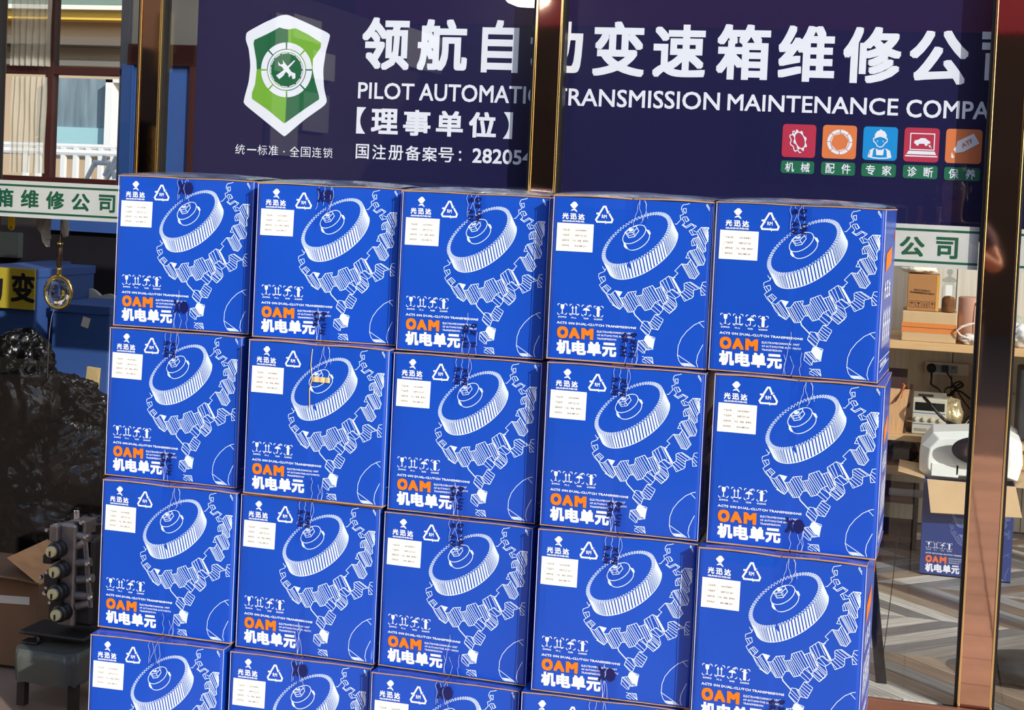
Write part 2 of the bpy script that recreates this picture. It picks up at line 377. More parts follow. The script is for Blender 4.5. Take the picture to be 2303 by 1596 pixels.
for t, L, T, Rr, B in (('PILOT', 805.7, 186, 932, 223.5), ('AUTOMATIC', 943, 191, 1219, 230.5), ('TRANSMISSION', 1243, 202.5, 1619.5, 242.5), ('MAINTENANCE', 1636, 216, 2020.6, 254.5), ('COMPANY', 2038.2, 227, 2303, 268)):
    P.word(t, L, T, Rr, B, .014)
P.m.obj('sign_lettering', SIGN_W, board)
P = Board(SY)
for t, L, T, Rr, B in (('理', 835, 244, 896, 301.5), ('事', 907, 247, 969, 305.7), ('单', 981, 249.4, 1042, 307.4), ('位', 1054.7, 251.8, 1116.5, 310)): P.word(t, L, T, Rr, B, .033)
for L, s_ in ((802, 1), (1153, -1)):
    a, b, c, d = P.rc(min(L, L+s_*21), 240.7+(0 if s_ > 0 else 11.5), max(L, L+s_*21), 300.5+(0 if s_ > 0 else 11.8))
    x0, x1 = (a, c) if s_ > 0 else (c, a); n = 8
    pts = [(x1, b), (x0, b), (x0, d), (x1, d)]+[(x0+(x1-x0)*(.4+.6*abs(2*k/n-1)**2), d+(b-d)*k/n) for k in range(1, n)]
    P.poly(pts)
for t, L, T, Rr, B in (('国', 800.5, 323.7, 830, 357), ('注', 837.6, 325, 868, 358.5), ('册', 874.4, 326.5, 907, 360), ('备', 911.6, 328, 946, 361), ('案', 950, 330, 983, 363), ('号', 986, 331.5, 1021, 364.7)):
    P.word(t, L, T, Rr, B, .012, res=2)
P.word('282054', 1062.7, 335.5, 1198, 369, .022)
for yy in (342, 359):
    x_, z_ = P.pt(1035, yy); P.disc(x_, z_, .004, .004)
P.m.obj('sign_registration_line', SIGN_W, board)
P = Board(SY)
for k, t in enumerate('统一标准'): 
    if t == '一': P.word(t, 556, 335, 577, 338, 0)
    else: P.word(t, 529.5+k*25, 324+k*.9, 551+k*25, 347+k*.9, .0, res=1)
for k, t in enumerate('全国连锁'): P.word(t, 652+k*25, 329.5+k*.9, 673.5+k*25, 352.5+k*.9, .0, res=1)
x_, z_ = P.pt(639, 341); P.disc(x_, z_, .0025, .0025)
P.m.obj('sign_slogan', SIGN_W, board)
# emblem
DG = mat('emblem_dark_green', c3(8, 96, 60), .5); LG = mat('emblem_light_green', c3(112, 172, 52), .5)
def q(x, y): p = at(540+x/5.504, 20+y/5.504, Y=SY); return (p.x, p.z)
def smooth(pts, n=3):
    out = []; m = len(pts)
    for i in range(m):
        a, b, c = pts[i-1], pts[i], pts[(i+1) % m]
        p0 = ((a[0]+3*b[0])/4, (a[1]+3*b[1])/4); p1 = ((c[0]+3*b[0])/4, (c[1]+3*b[1])/4)
        for k in range(n+1):
            t = k/n; out.append(((1-t)**2*p0[0]+2*t*(1-t)*b[0]+t*t*p1[0], (1-t)**2*p0[1]+2*t*(1-t)*b[1]+t*t*p1[1]))
    return out
P = Board(SY)
outer = [(590, 70), (800, 160), (1120, 310), (1100, 400), (1065, 520), (1030, 750), (1040, 980), (1085, 1170), (800, 1370), (560, 1575), (540, 1575), (300, 1380), (40, 1170), (60, 1080), (110, 900), (130, 700), (110, 500), (70, 380), (80, 290), (300, 170), (500, 80)]
P.poly([q(*p) for p in smooth(outer)])
P.m.obj('emblem_border', SIGN_W, board)
P = Board(SY); P.mp = lambda x, z: (x, -.0018, z)
UL = [(595, 745), (210, 745), (205, 640), (170, 430), (180, 385), (340, 310), (490, 230), (540, 245), (598, 255)]
UR = [(598, 255), (690, 240), (850, 320), (1005, 420), (1000, 480), (905, 620), (900, 750), (595, 745)]
LL = [(210, 745), (595, 745), (560, 1415), (540, 1410), (350, 1250), (150, 1110), (150, 1040), (190, 930)]
LR = [(595, 745), (900, 750), (930, 900), (980, 1080), (980, 1120), (800, 1240), (570, 1405), (560, 1415)]
for k, pl in enumerate((UL, UR, LR, LL)): P.poly([q(*p) for p in pl], k % 2)
P.m.obj('emblem_shield', [DG, LG], board)
P = Board(SY); P.mp = lambda x, z: (x, -.0024, z)
cx, cy = 578, 755
def ell(r, a): return q(cx+r*cos(a)*.985, cy+r*sin(a)*1.06)
def eband(r0, r1, a0, a1, mi=0, n=10):
    vs = []
    for i in range(n+1):
        a = a0+(a1-a0)*i/n; vs += [P.mp(*ell(r0, a)), P.mp(*ell(r1, a))]
    P.m.add(vs, [(2*i, 2*i+1, 2*i+3, 2*i+2) for i in range(n)], mi)
for k in range(8): eband(245, 320, k*pi/4+.03, (k+1)*pi/4-.03)
eband(205, 236, 0, 2*pi, n=40)
for k in range(13): eband(190, 210, k*2*pi/13+.06, (k+1)*2*pi/13-.06, n=4)
P.m.obj('emblem_ring', SIGN_W, board)
P = Board(SY); P.mp = lambda x, z: (x, -.003, z)
P.poly([ell(192, 2*pi*k/30) for k in range(30)], 1)
P.mp = lambda x, z: (x, -.0036, z)
P.poly([q(*p) for p in ((530, 630), (560, 670), (600, 720), (640, 780), (690, 800), (690, 860), (655, 870), (640, 820), (610, 850), (600, 800), (560, 770), (520, 715), (480, 700), (475, 650), (505, 690), (540, 680))])
P.poly([q(*p) for p in ((690, 640), (640, 700), (600, 735), (540, 830), (490, 870), (450, 825), (530, 770), (590, 715), (670, 640))])
P.m.obj('emblem_tools', [SIGN_W, DG], board)
# service icons
IC = [mat('icon_red', c3(178, 44, 74), .5), mat('icon_orange', c3(216, 120, 70), .5), mat('icon_blue', c3(0, 138, 216), .5)]
def rrect(x0, y0, x1, y1, r, n=4):
    o = []
    for (cx_, cy_, a0) in ((x1-r, y0+r, -90), (x1-r, y1-r, 0), (x0+r, y1-r, 90), (x0+r, y0+r, 180)):
        for k in range(n+1): a = R_(a0+90*k/n); o.append((cx_+r*cos(a), cy_+r*sin(a)))
    return o
sq = [(225, 1062, 512, 1345, 0, '机械'), (568, 1070, 860, 1356, 1, '配件'), (915, 1083, 1210, 1369, 2, '专家'), (1265, 1092, 1566, 1384, 0, '诊断'), (1620, 1103, 1931, 1397, 1, '保养'), (1985, 1115, 2300, 1410, 2, '')]
lb = [(213, 1374, 498, 1482), (556, 1385, 848, 1497), (900, 1398, 1197, 1510), (1255, 1412, 1552, 1526), (1607, 1430, 1915, 1543), (1980, 1445, 2290, 1560)]
for k, ((x0, y0, x1, y1, ci, tx), lbx) in enumerate(zip(sq, lb)):
    px = lambda v: 1700+v/3.799; py = lambda v: v/3.799
    P = Board(SY)
    a, b, c, d = P.rc(px(x0), py(y0), px(x1), py(y1))
    P.poly(rrect(a, d, c, b, (c-a)*.1)); ic = P.m.obj('service_icon', IC[ci], board)
    P = Board(SY); P.mp = lambda x, z: (x, -.002, z)
    S = lambda u, v: (a+(c-a)*u, b+(d-b)*v); lw = (c-a)*.03
    if k == 0:
        def gear(ox, oy, sc, hole):
            pts = []
            for i in range(16):
                th = 2*pi*i/16; rr = 1 if (i//1) % 2 == 0 else .8
                for dd in (-.09, .09):
                    x_, y_ = .2*rr*cos(th+dd), .34*rr*sin(th+dd); pts.append((ox+x_*cos(-.35)-y_*sin(-.35), oy+x_*sin(-.35)+y_*cos(-.35)))
            return pts
        g = gear(.53, .48, 1, 0); inn = [(.53+.13*cos(t)*cos(-.35)-.24*sin(t)*sin(-.35), .48+.13*cos(t)*sin(-.35)+.24*sin(t)*cos(-.35)) for t in [2*pi*i/32 for i in range(32)]]
        vs = [P.mp(*S(*p)) for p in g]+[P.mp(*S(*p)) for p in inn]; P.m.add(vs, [(i, (i+1) % 32, 32+(i+1) % 32, 32+i) for i in range(32)])
        P.line([S(x_-.09, y_+.05) for x_, y_ in g[8:28]], lw)
    if k == 1:
        for j in range(8): P.ring(*S(.51, .5), (c-a)*.28, (c-a)*.37, j*45+2, j*45+43, 6)
        for j in range(12): P.ring(*S(.51, .5), (c-a)*(.235 if j % 2 else .25), (c-a)*.262, j*30, j*30+30, 3)
    if k == 2:
        P.poly([S(*p) for p in ((.33, .36), (.33, .25), (.38, .15), (.47, .1), (.5, .07), (.53, .1), (.62, .14), (.68, .24), (.67, .37), (.6, .33), (.5, .3), (.42, .32))])
        P.line([S(*p) for p in ((.33, .34), (.3, .35), (.31, .45), (.36, .48), (.42, .58), (.5, .61), (.58, .58), (.64, .48), (.69, .45), (.7, .35), (.66, .34))], lw)
        P.poly([S(*p) for p in ((.38, .64), (.4, .85), (.6, .85), (.62, .64), (.55, .69), (.45, .69))])
        P.line([S(*p) for p in ((.33, .66), (.22, .72), (.17, .9), (.3, .93), (.5, .945), (.7, .93), (.83, .9), (.78, .72), (.67, .66))], lw*1.2)
        P.poly([S(*p) for p in ((.31, .68), (.22, .73), (.18, .89), (.29, .9))]); P.poly([S(*p) for p in ((.69, .68), (.78, .73), (.82, .89), (.71, .9))])
        P.disc(*S(.42, .43), lw*.6, lw*.6); P.disc(*S(.58, .43), lw*.6, lw*.6)
    if k == 3:
        P.line([S(*p) for p in ((.18, .64), (.18, .17), (.86, .17), (.86, .64), (.18, .64))], lw)
        P.poly([S(*p) for p in ((.14, .68), (.88, .68), (.93, .78), (.08, .78))]); P.line([S(.06, .83), S(.95, .83)], lw*1.3)
        P.poly([S(*p) for p in ((.28, .43), (.31, .37), (.4, .35), (.47, .3), (.6, .3), (.68, .36), (.74, .39), (.74, .46), (.3, .47))])
        P.disc(*S(.38, .48), lw*1.5, lw*1.5); P.disc(*S(.63, .48), lw*1.5, lw*1.5); P.poly([S(*p) for p in ((.7, .49), (.77, .51), (.75, .53), (.8, .58), (.78, .59), (.74, .55), (.72, .57))])
    if k == 4:
        P.poly([S(*p) for p in ((.76, .12), (.93, .4), (.5, .66), (.3, .7), (.22, .6), (.3, .5), (.32, .36))])
        P.poly([S(*p) for p in ((.18, .68), (.22, .76), (.26, .82), (.22, .86), (.17, .84), (.17, .76))])
    if P.m.v: P.m.obj('icon_drawing', SIGN_W, ic)
    if k == 4:
        P = Board(SY); P.mp = lambda x, z: (x, -.0028, z)
        P.text('ATF', S(.42, .44), S(.7, .26), S(.76, .37), S(.47, .56), .03); P.m.obj('icon_lettering', IC[1], ic)
    P = Board(SY); a2, b2, c2, d2 = P.rc(px(lbx[0]), py(lbx[1]), px(lbx[2]), py(lbx[3]))
    P.poly(rrect(a2, d2, c2, b2, (b2-d2)*.2)); lo = P.m.obj('service_label', mat('label_green', c3(22, 104, 76), .5), board)
    if tx:
        P = Board(SY); P.mp = lambda x, z: (x, -.002, z)
        for j, ch in enumerate(tx):
            u0 = a2+(c2-a2)*(.13+.47*j); u1 = u0+(c2-a2)*.27; P.text(ch, (u0, b2-(b2-d2)*.12), (u1, b2-(b2-d2)*.12), (u1, d2+(b2-d2)*.12), (u0, d2+(b2-d2)*.12), .015, 1)
        P.m.obj('label_characters', SIGN_W, lo)

# frosted strips with green characters on the inner face of each pane
STRIP = mat('frosted_white_film', c3(196, 198, 198), .6, var=.06, vscale=8)
zt, zb = 1.563, 1.4427
def strip(x0, x1, label, chars, Lc):
    t = thing('window_strip_sign', label, 'sign', (0, .006, 0))
    MB().box(x0, 0, zb, x1, .0012, zt).obj('film', STRIP, t)
    m = MB()
    for z0 in (zt-.019, zb+.012): m.box(x0, -.0006, z0, x1, .0, z0+.0065)
    m.obj('green_line', INK_G, t)
    P = Board(.006)
    P.mp = lambda x, z: (x, -.0008, z)
    for ch, L, T, Rr, B in chars: P.word(ch, L, T, Rr, B, .028)
    if chars: P.m.obj('green_characters', INK_G, t)
s5 = lambda x, y: (x/3.8, 380+y/3.8); s8 = lambda x, y: (1950+x/3.397, 380+y/3.397)
strip(-2.985, -2.478, 'white strip sign with green Chinese characters across the left window', [(ch, *s5(a, b), *s5(c, d)) for ch, a, b, c, d in (('箱', -35, 165, 115, 322), ('维', 180, 178, 333, 332), ('修', 395, 190, 550, 345), ('公', 612, 210, 768, 358), ('司', 845, 220, 985, 372))], 0)
strip(-1.07, .138, 'white strip sign with two green Chinese characters right of the box stack', [(ch, *s8(a, b), *s8(c, d)) for ch, a, b, c, d in (('公', 250, 515, 440, 665), ('司', 527, 520, 695, 685))], 0)
strip(.25, 1.44, 'white strip sign with green border lines, right of the rightmost post', [], 0)
#PART2
# ------------------------------------------------------------------ the stacked blue cartons
BW, BH, BD = .352, .38, .30
def homog(src):      # photo quad (TL, TR, BR, BL) -> unit square, v down
    dst = [(0, 0), (1, 0), (1, 1), (0, 1)]; A = []; b = []
    for (x, y), (u, v) in zip(src, dst):
        A.append([x, y, 1, 0, 0, 0, -u*x, -u*y]); b.append(u); A.append([0, 0, 0, x, y, 1, -v*x, -v*y]); b.append(v)
    import numpy as np
    h = np.linalg.solve(np.array(A, float), np.array(b, float)); return list(h)+[1.0]
HH = homog([(1610.7, 454.3), (1994.7, 468.6), (1973, 860), (1593, 831)])
def uv(px, py):
    d = HH[6]*px+HH[7]*py+1; return ((HH[0]*px+HH[1]*py+HH[2])/d, (HH[3]*px+HH[4]*py+HH[5])/d)
def cr(ox, oy, s, w_=.352): return lambda x, y: (lambda p: (p[0]*BW, -p[1]*BH))(uv(ox+x/s, oy+y/s))
cA, cB, cC, cD, cE, cF = cr(1700, 480, 7.98), cr(1820, 450, 7.98), cr(1700, 620, 7.98), cr(1820, 640, 6.94), cr(1600, 450, 9.975), cr(1600, 690, 9.973)
def front_shape(var):
    rnd = random.Random(11+var*7); ph = [rnd.uniform(0, 6) for _ in range(6)]; amp = (.0022, .003, .0026)[var]
    def f(x, z):      # x 0..BW, z 0..BH ; returns outward bulge
        u, v = x/BW, z/BH; e = max(0, min(1, min(u, 1-u)/.08))*max(0, min(1, min(v, 1-v)/.08)); e = e*e*(3-2*e)
        return e*(amp*(sin(pi*u)*sin(pi*v))+.0008*sin(5*u+ph[0])*cos(4*v+ph[1])+.0005*sin(11*u+ph[2]+2*v)*cos(3*v+ph[3])) + .0006*sin(9*v+ph[4])*(1 if u < .5 else -1)*e
    return f
def fmap(var, off):
    f = front_shape(var)
    def g(x, y): z = BH+y; return (x-BW/2, -f(x, z)-off, z)
    return g
def clipx(pts): return [(min(max(x, .0085), BW-.0095), max(min(y, -.006), -BH+.006)) for x, y in pts]
LWD = .00165
def artwork(P):
    def L(c, s, w=1.0, closed=False):
        n = [float(t) for t in s.replace(',', ' ').split()]; P.line(clipx([c(n[i], n[i+1]) for i in range(0, len(n), 2)]), LWD*w, closed=closed)
    def Fi(c, s):
        n = [float(t) for t in s.replace(',', ' ').split()]; P.poly(clipx([c(n[i], n[i+1]) for i in range(0, len(n), 2)]))
    # upper helical gear, drawn in photo pixels of the reference carton
    c0 = lambda x, y: (lambda p: (p[0]*BW, -p[1]*BH))(uv(x, y))
    gx, gy, ga, gb, ro = 1808, 556.5, 95, 44, R_(-33)
    E = lambda t, k, sx=0, sy=0: c0(gx+k*(ga*cos(t)*cos(ro)-gb*sin(t)*sin(ro))+sx, gy+k*(ga*cos(t)*sin(ro)+gb*sin(t)*cos(ro))+sy)
    S = (15, 29); N = 70
    def nrm(t):  # y of outward direction
        return (cos(t)*sin(ro)*gb+sin(t)*cos(ro)*ga)/math.hypot(gb*cos(t), ga*sin(t))
    def side(t): # visible side where the outward normal points along S
        nx = cos(t)*cos(ro)*gb-sin(t)*sin(ro)*ga; ny = cos(t)*sin(ro)*gb+sin(t)*cos(ro)*ga
        return (nx*S[1]*0+nx*S[0]+ny*S[1]) / math.hypot(nx, ny)/math.hypot(*S)
    rim = []
    for k in range(N):
        t = 2*pi*k/N; d = 2*pi/N
        rim += [E(t, .9), E(t+d*.2, 1.0), E(t+d*.55, 1.0), E(t+d*.7, .9)]
    P.line(rim, LWD*.68, closed=True)
    for k in range(N):
        t = 2*pi*k/N; d = 2*pi/N; sv = side(t+d/2)
        tw = .10
        if sv > .12:
            a0, a1 = E(t+d*.15, 1.0), E(t+d*.6, 1.0); b0, b1 = E(t+d*.15+tw, 1.0, *S), E(t+d*.6+tw, 1.0, *S)
            P.line([a0, b0], LWD*.75); P.line([a1, b1], LWD*.75); P.line([b0, b1], LWD)
            if sv > .93: P.poly([E(t+d*.15, 1), E(t+d*.6, 1), E(t+d*.6+tw, 1, *S), E(t+d*.15+tw, 1, *S)])
        elif sv > -.2: P.line([E(t, 1, *S), E(t+d, 1, *S)], LWD*.8) if sv > .05 else None
    lo = [E(2*pi*k/120+.1, 1.0, *S) for k in range(120) if side(2*pi*k/120) > .0]
    ks = [k for k in range(120) if side(2*pi*k/120) > -.02]
    for k in ks: P.line([E(2*pi*k/120+.1, 1.0, *S), E(2*pi*(k+1)/120+.1, 1, *S)], LWD*.8)
    # hub and nut
    hx, hy = 1802, 544.8; H = lambda t, sx=0, sy=0, k=1: c0(hx+k*(31*cos(t)*cos(ro)-16.5*sin(t)*sin(ro))+sx, hy+k*(31*cos(t)*sin(ro)+16.5*sin(t)*cos(ro))+sy)
    P.line([H(2*pi*k/36) for k in range(36)], LWD, closed=True)
    P.line([H(2*pi*k/36, 9, 15) for k in range(-1, 19)], LWD)
    P.line([H(-.15), H(-.15, 9, 15)], LWD); P.line([H(pi+.1), H(pi+.1, 7, 15)], LWD)
    Fi(cA, '1040 425 1100 440 1130 500 1110 530 1060 450'); Fi(cA, '610 680 640 680 700 790 650 780 615 740')
    L(cA, '635 485 730 400 850 365 900 455 820 560 710 580 655 500 635 485'); L(cA, '655 500 690 495 785 480 870 400'); L(cA, '785 480 820 535'); L(cA, '690 505 710 545 800 520', .7)
    P.disc(*cA(758, 438), .0058, .0030, .5)
    # large spur gear below
    for s in ('920 130 905 170 880 190 790 205 765 240 755 285 800 370 785 385 730 405 745 480 665 565 635 560', '785 280 850 270 850 350 825 360 785 280',
              '765 465 795 430 860 425 905 490 850 520 820 450', '770 580 820 545 800 500 765 465', '860 430 895 500', '770 580 850 635 965 570 1015 625 990 645 905 690 960 770 1065 740 1080 800 985 830 950 880 960 965 1050 945',
              '945 550 1045 600 1015 625', '945 550 840 610 790 570', '905 690 950 660 985 750', '990 680 1055 715 1075 680 1145 620 1290 630 1250 690 1315 850 1215 940 1225 1060 1160 1090 1215 1220 1180 1320 1070 1330 1040 1370 1100 1480 1010 1580 910 1560',
              '1075 680 1215 940', '1065 740 1170 950', '1145 620 1270 890', '1180 630 1290 880', '1110 650 1240 920', '1205 630 1300 865', '1230 635 1300 830', '1080 800 1225 1060', '1000 830 1070 960', '1030 820 1160 1085', '1055 805 1190 1075', '975 850 1010 950',
              '840 1190 910 1060 1045 1030 1060 950', '840 1190 915 1195 935 1215 870 1310', '910 1060 1070 1330', '935 1060 1095 1325', '960 1050 1120 1325', '1000 1045 1145 1320', '1045 1030 1180 1310', '1060 990 1210 1250', '1060 960 1160 1090', '870 1090 915 1190',
              '630 1430 760 1300 860 1310 940 1220', '630 1430 690 1475 600 1560', '760 1300 910 1560', '785 1305 940 1565', '820 1310 975 1570', '860 1310 1010 1580', '885 1290 1040 1555', '915 1250 1060 1530', '940 1220 1085 1500', '960 1250 1040 1370'):
        L(cB, s, .85)
    for s in ('1200 625 1290 630 1250 690 1290 780',): L(cB, s, 1.5)
    for s in ('135 180 140 130 250 85 270 40', '210 0 250 60 270 40', '140 205 250 175 265 250 195 300 140 205', '180 195 235 275', '195 300 150 335 200 420 270 490 355 640 420 700 470 750 540 785 600 715 690 840 800 830',
              '205 385 290 330 370 400 275 490 205 385', '235 365 320 450', '265 350 340 430', '355 515 450 440 580 465 525 550 600 715', '355 515 540 785', '380 495 560 765', '400 480 585 735', '450 440 605 700', '275 490 355 515', '300 520 440 710 520 780', '525 550 545 575 620 570 695 470 850 450 830 530 870 540 965 515 980 410 1160 345 1210 410 1320 365 1305 280 1470 170 1560 210 1596 190',
              '800 830 870 720 940 715 1015 810 1120 780 1210 660 1310 610 1360 690 1460 610 1430 480 1540 410 1596 440', '545 575 690 820', '580 573 725 835', '620 570 765 835', '640 550 800 830', '670 510 830 790', '695 470 855 740', '740 460 900 715', '790 455 930 715', '830 530 940 715',
              '870 540 1015 810', '905 530 1045 805', '935 522 1080 795', '965 515 1120 780', '972 470 1150 740', '980 410 1170 700', '1020 400 1190 670', '1060 385 1225 655', '1110 365 1270 630', '1160 345 1310 610', '1210 410 1360 690', '1250 390 1390 670', '1290 375 1425 640', '1320 365 1460 610',
              '1305 280 1430 480', '1350 250 1460 460', '1410 215 1500 430', '1470 170 1590 400', '1125 770 1210 660', '1125 770 1280 890 1360 790 1330 740 1210 660', '1170 720 1320 850', '1250 640 1330 740', '1330 740 1450 640 1596 760', '1330 740 1480 865 1596 770', '1355 720 1520 840', '1400 685 1560 805',
              '1280 890 1210 880', '1210 880 1360 975 1350 1010 1260 1165 1110 1030 1210 880', '1185 920 1340 1030', '1160 960 1310 1080', '1130 1000 1285 1120', '980 1000 1060 1010 1135 1140 1080 1265 925 1130 980 1000', '970 1030 1120 1170', '950 1075 1100 1210', '1060 1010 1110 1030', '1085 1020 1170 1150', '1135 1140 1260 1165',
              '925 1140 1045 1265 1080 1265', '1085 1270 1200 1310 1200 1340', '985 1355 880 1370 860 1500 980 1596', '880 1370 1050 1540', '905 1370 1080 1540', '950 1365 1110 1530', '870 1420 1010 1590', '1165 1520 1020 1530 1000 1596'):
        L(cC, s, .85)
    L(cC, '800 830 820 885 960 1030', 1.5)
    Fi(cC, '455 445 580 465 525 550'); Fi(cC, '1020 1275 1085 1270 1200 1340 1165 1520 1080 1480 985 1355'); Fi(cC, '380 700 440 700 530 775 470 750'); Fi(cC, '1320 330 1370 400 1455 600 1430 600')
    for s in ('0 1360 60 1310 165 1315 180 1460', '0 1300 60 1320 180 1450', '100 1315 180 1405', '30 1345 130 1455', '0 1380 70 1455', '135 1315 175 1355', '1075 740 980 745 860 800 740 900 650 1010 600 1130 585 1280 610 1370 660 1440 710 1515', '945 755 1065 840', '585 1275 880 1520', '1050 1120 970 1190 920 1290 900 1400 920 1520',
              '640 1410 780 1420 880 1520', '640 1410 720 1515', '665 1412 750 1515', '690 1415 780 1515', '715 1418 810 1518', '745 1420 845 1520', '975 210 1010 110 1100 105', '975 210 985 320 1095 315', '1005 150 1095 185', '990 190 1095 260', '980 230 1060 315', '700 135 735 115 810 105 970 205 860 235 855 330 835 360 705 415 635 290 705 240 700 135',
              '740 125 880 215', '790 110 930 200', '715 160 855 250', '705 195 850 290', '700 240 850 345', '670 270 800 375', '645 305 740 400', '410 280 495 225 635 320 550 375', '430 350 410 280', '450 250 560 360', '410 310 550 380 580 460', '430 350 580 480 575 500 455 610 330 500', '440 390 560 500', '400 430 510 550', '555 260 640 290', '480 20 620 270', '510 30 640 280', '530 60 650 270'):
        L(cD, s, .85)
    Fi(cD, '500 60 520 50 640 270 610 270')
    L(cB, '1250 150 1245 220 1290 290 1330 310', .9); L(cB, '1260 150 1330 270', .9); L(cB, '1300 700 1270 710 1310 830', .9)
def maker_mark(P):
    P.poly([cE(*p) for p in ((575, 200), (625, 205), (680, 275), (610, 355), (550, 350), (490, 275))])
    P.poly([cE(*p) for p in ((580, 362), (620, 365), (665, 430), (650, 442), (590, 398), (515, 412), (505, 402), (550, 370))])
    for k, ch in enumerate('光迅达'):
        x = 308+k*187; y = 455+k*9; P.text(ch, cE(x, y), cE(x+152, y+7), cE(x+150, y+150), cE(x-3, y+143), .045, 1)
    P.text('GRANDXUNDAR', cE(303, 620), cE(832, 640), cE(830, 683), cE(303, 660), .03, 1)
def recycling_mark(P):
    T = [(1310, 310), (1495, 640), (1470, 675), (1150, 672), (1105, 610), (1290, 310)]
    P.line([cE(*p) for p in ((1130, 470), (1190, 470), (1290, 310), (1335, 310), (1390, 450))], .0040)
    P.line([cE(*p) for p in ((1425, 480), (1500, 610), (1475, 672), (1330, 672))], .0040)
    P.line([cE(*p) for p in ((1300, 665), (1130, 660), (1105, 610), (1180, 500))], .0040)
    for s in (((1350, 460), (1440, 410), (1395, 465)), ((1330, 620), (1345, 720), (1305, 670)), ((1120, 465), (1215, 520), (1180, 470))): P.poly([cE(*p) for p in s])
    P.text('RM', cE(1245, 492), cE(1362, 497), cE(1360, 583), cE(1243, 576), .02, 1)
def handling(P):
    P.poly([cF(*p) for p in ((268, 165), (362, 170), (345, 265), (318, 280), (318, 365), (345, 382), (255, 378), (295, 365), (300, 280), (275, 262))])
    for x in (552, 632): P.poly([cF(x, 195), cF(x+30, 260), cF(x+10, 260), cF(x+8, 375), cF(x-12, 374), cF(x-10, 258), cF(x-30, 258)])
    P.line([cF(510, 385), cF(670, 395)], .0016)
    P.poly([cF(*p) for p in ((785, 305), (820, 265), (870, 245), (930, 270), (968, 318))]); P.line([cF(*p) for p in ((875, 250), (870, 400), (850, 415), (830, 400))], .0018)
    for d in (0, 25, 50): P.line([cF(885+d, 235), cF(905+d, 200)], .0013)
    P.poly([cF(*p) for p in ((1128, 215), (1195, 218), (1185, 460), (1118, 452))]); P.line([cF(1100, 262), cF(1215, 290)], .0018)
    for x, y in ((200, 150), (485, 165), (770, 185), (1055, 208)):
        for (a, b, c, d, e, f) in ((0, 35, 10, 5, 45, 0), (170, 5, 210, 10, 222, 45), (-8, 210, 5, 240, 35, 250), (165, 250, 200, 240, 212, 215)): P.line([cF(x+a, y+b), cF(x+c, y+d), cF(x+e, y+f)], .0015)
    for t, x0, x1, y in (('易碎物品', 205, 405, 430), ('向上', 520, 640, 450), ('怕雨', 805, 925, 470), ('堆码层数极限', 1050, 1255, 490)): P.text(t, cF(x0, y), cF(x1, y+8), cF(x1, y+48), cF(x0, y+38), .01, 1)
def lettering(P):
    P.text('ACTS ON DUAL-CLUTCH TRANSMISSIONS', cF(180, 550), cF(2055, 690), cF(2050, 742), cF(176, 605), .03, 1)
    P.text('ELECTROMECHANICAL UNIT', cF(1128, 768), cF(1980, 825), cF(1976, 868), cF(1125, 815), .015, 1)
    P.text('OF AUTOMOTIVE AUTOMATIC', cF(1122, 850), cF(2012, 915), cF(2008, 958), cF(1120, 895), .015, 1)
    P.text('TRANSMISSION', cF(1122, 930), cF(1578, 962), cF(1575, 1006), cF(1120, 974), .015, 1)
    for k, ch in enumerate('机电单元'):
        x = 168+k*358; y = 965+k*25; P.text(ch, cF(x, y), cF(x+340, y+22), cF(x+338, y+350), cF(x-3, y+328), .055, 2)
def sticker(P):
    g = lambda a, b: cE(190+a*865-b*36, 682+a*42+b*645); P.m.grid(lambda a, b: P.mp(*g(a, b)), 10, 8)
def sticker_text(P):
    g = lambda a, b: cE(190+a*865-b*38, 685+a*42+b*645)
    for j, (t1, t2) in enumerate((('产品名称', '0AM 机电单元'), ('产品型号', '0AM 325 065'), ('适用车型', '大众、奥迪、斯柯达'), ('供货热线', '4006 888 200'))):
        v = .2+j*.185; h = .07
        P.text(t1, g(.15, v), g(.35, v), g(.35, v+h), g(.15, v+h), 0, 1); x0 = .43 if j == 2 else .5; P.text(t2, g(x0, v), g(.88 if j == 2 else .82, v), g(.88 if j == 2 else .82, v+h), g(x0, v+h), 0, 1)
def sticker_grid(P):
    g = lambda a, b: cE(190+a*865-b*38, 685+a*42+b*645)
    for j in range(5): P.line([g(.1, .14+j*.185), g(.93, .14+j*.185)], .0004)
    for a in (.1, .41, .93): P.line([g(a, .14), g(a, .88)], .0004)
def side_art(P):   # right-hand side, x = depth (0 front .. BD), y down
    P.poly([(.06, -.10), (.2, -.085), (.2, -.125), (.06, -.14)], 1)
    P.poly([(.262, -.05), (.278, -.05), (.278, -.075), (.262, -.075)], 1)
    for k, ch in enumerate('光迅达'): P.text(ch, (.05+k*.055, -.16), (.09+k*.055, -.16), (.09+k*.055, -.2), (.05+k*.055, -.2), .04, 1)
    for k in range(4): P.text('机电单元', (.05+k*.05, -.22), (.09+k*.05, -.22), (.09+k*.05, -.31), (.05+k*.05, -.31), .02, 1)
    P.line([(.02, -.335), (.28, -.335)], .002); P.line([(.03, -.36), (.26, -.35)], .002)
    P.text('GRANDXUNDAR', (.04, -.34), (.2, -.34), (.2, -.352), (.04, -.352), .02, 1)
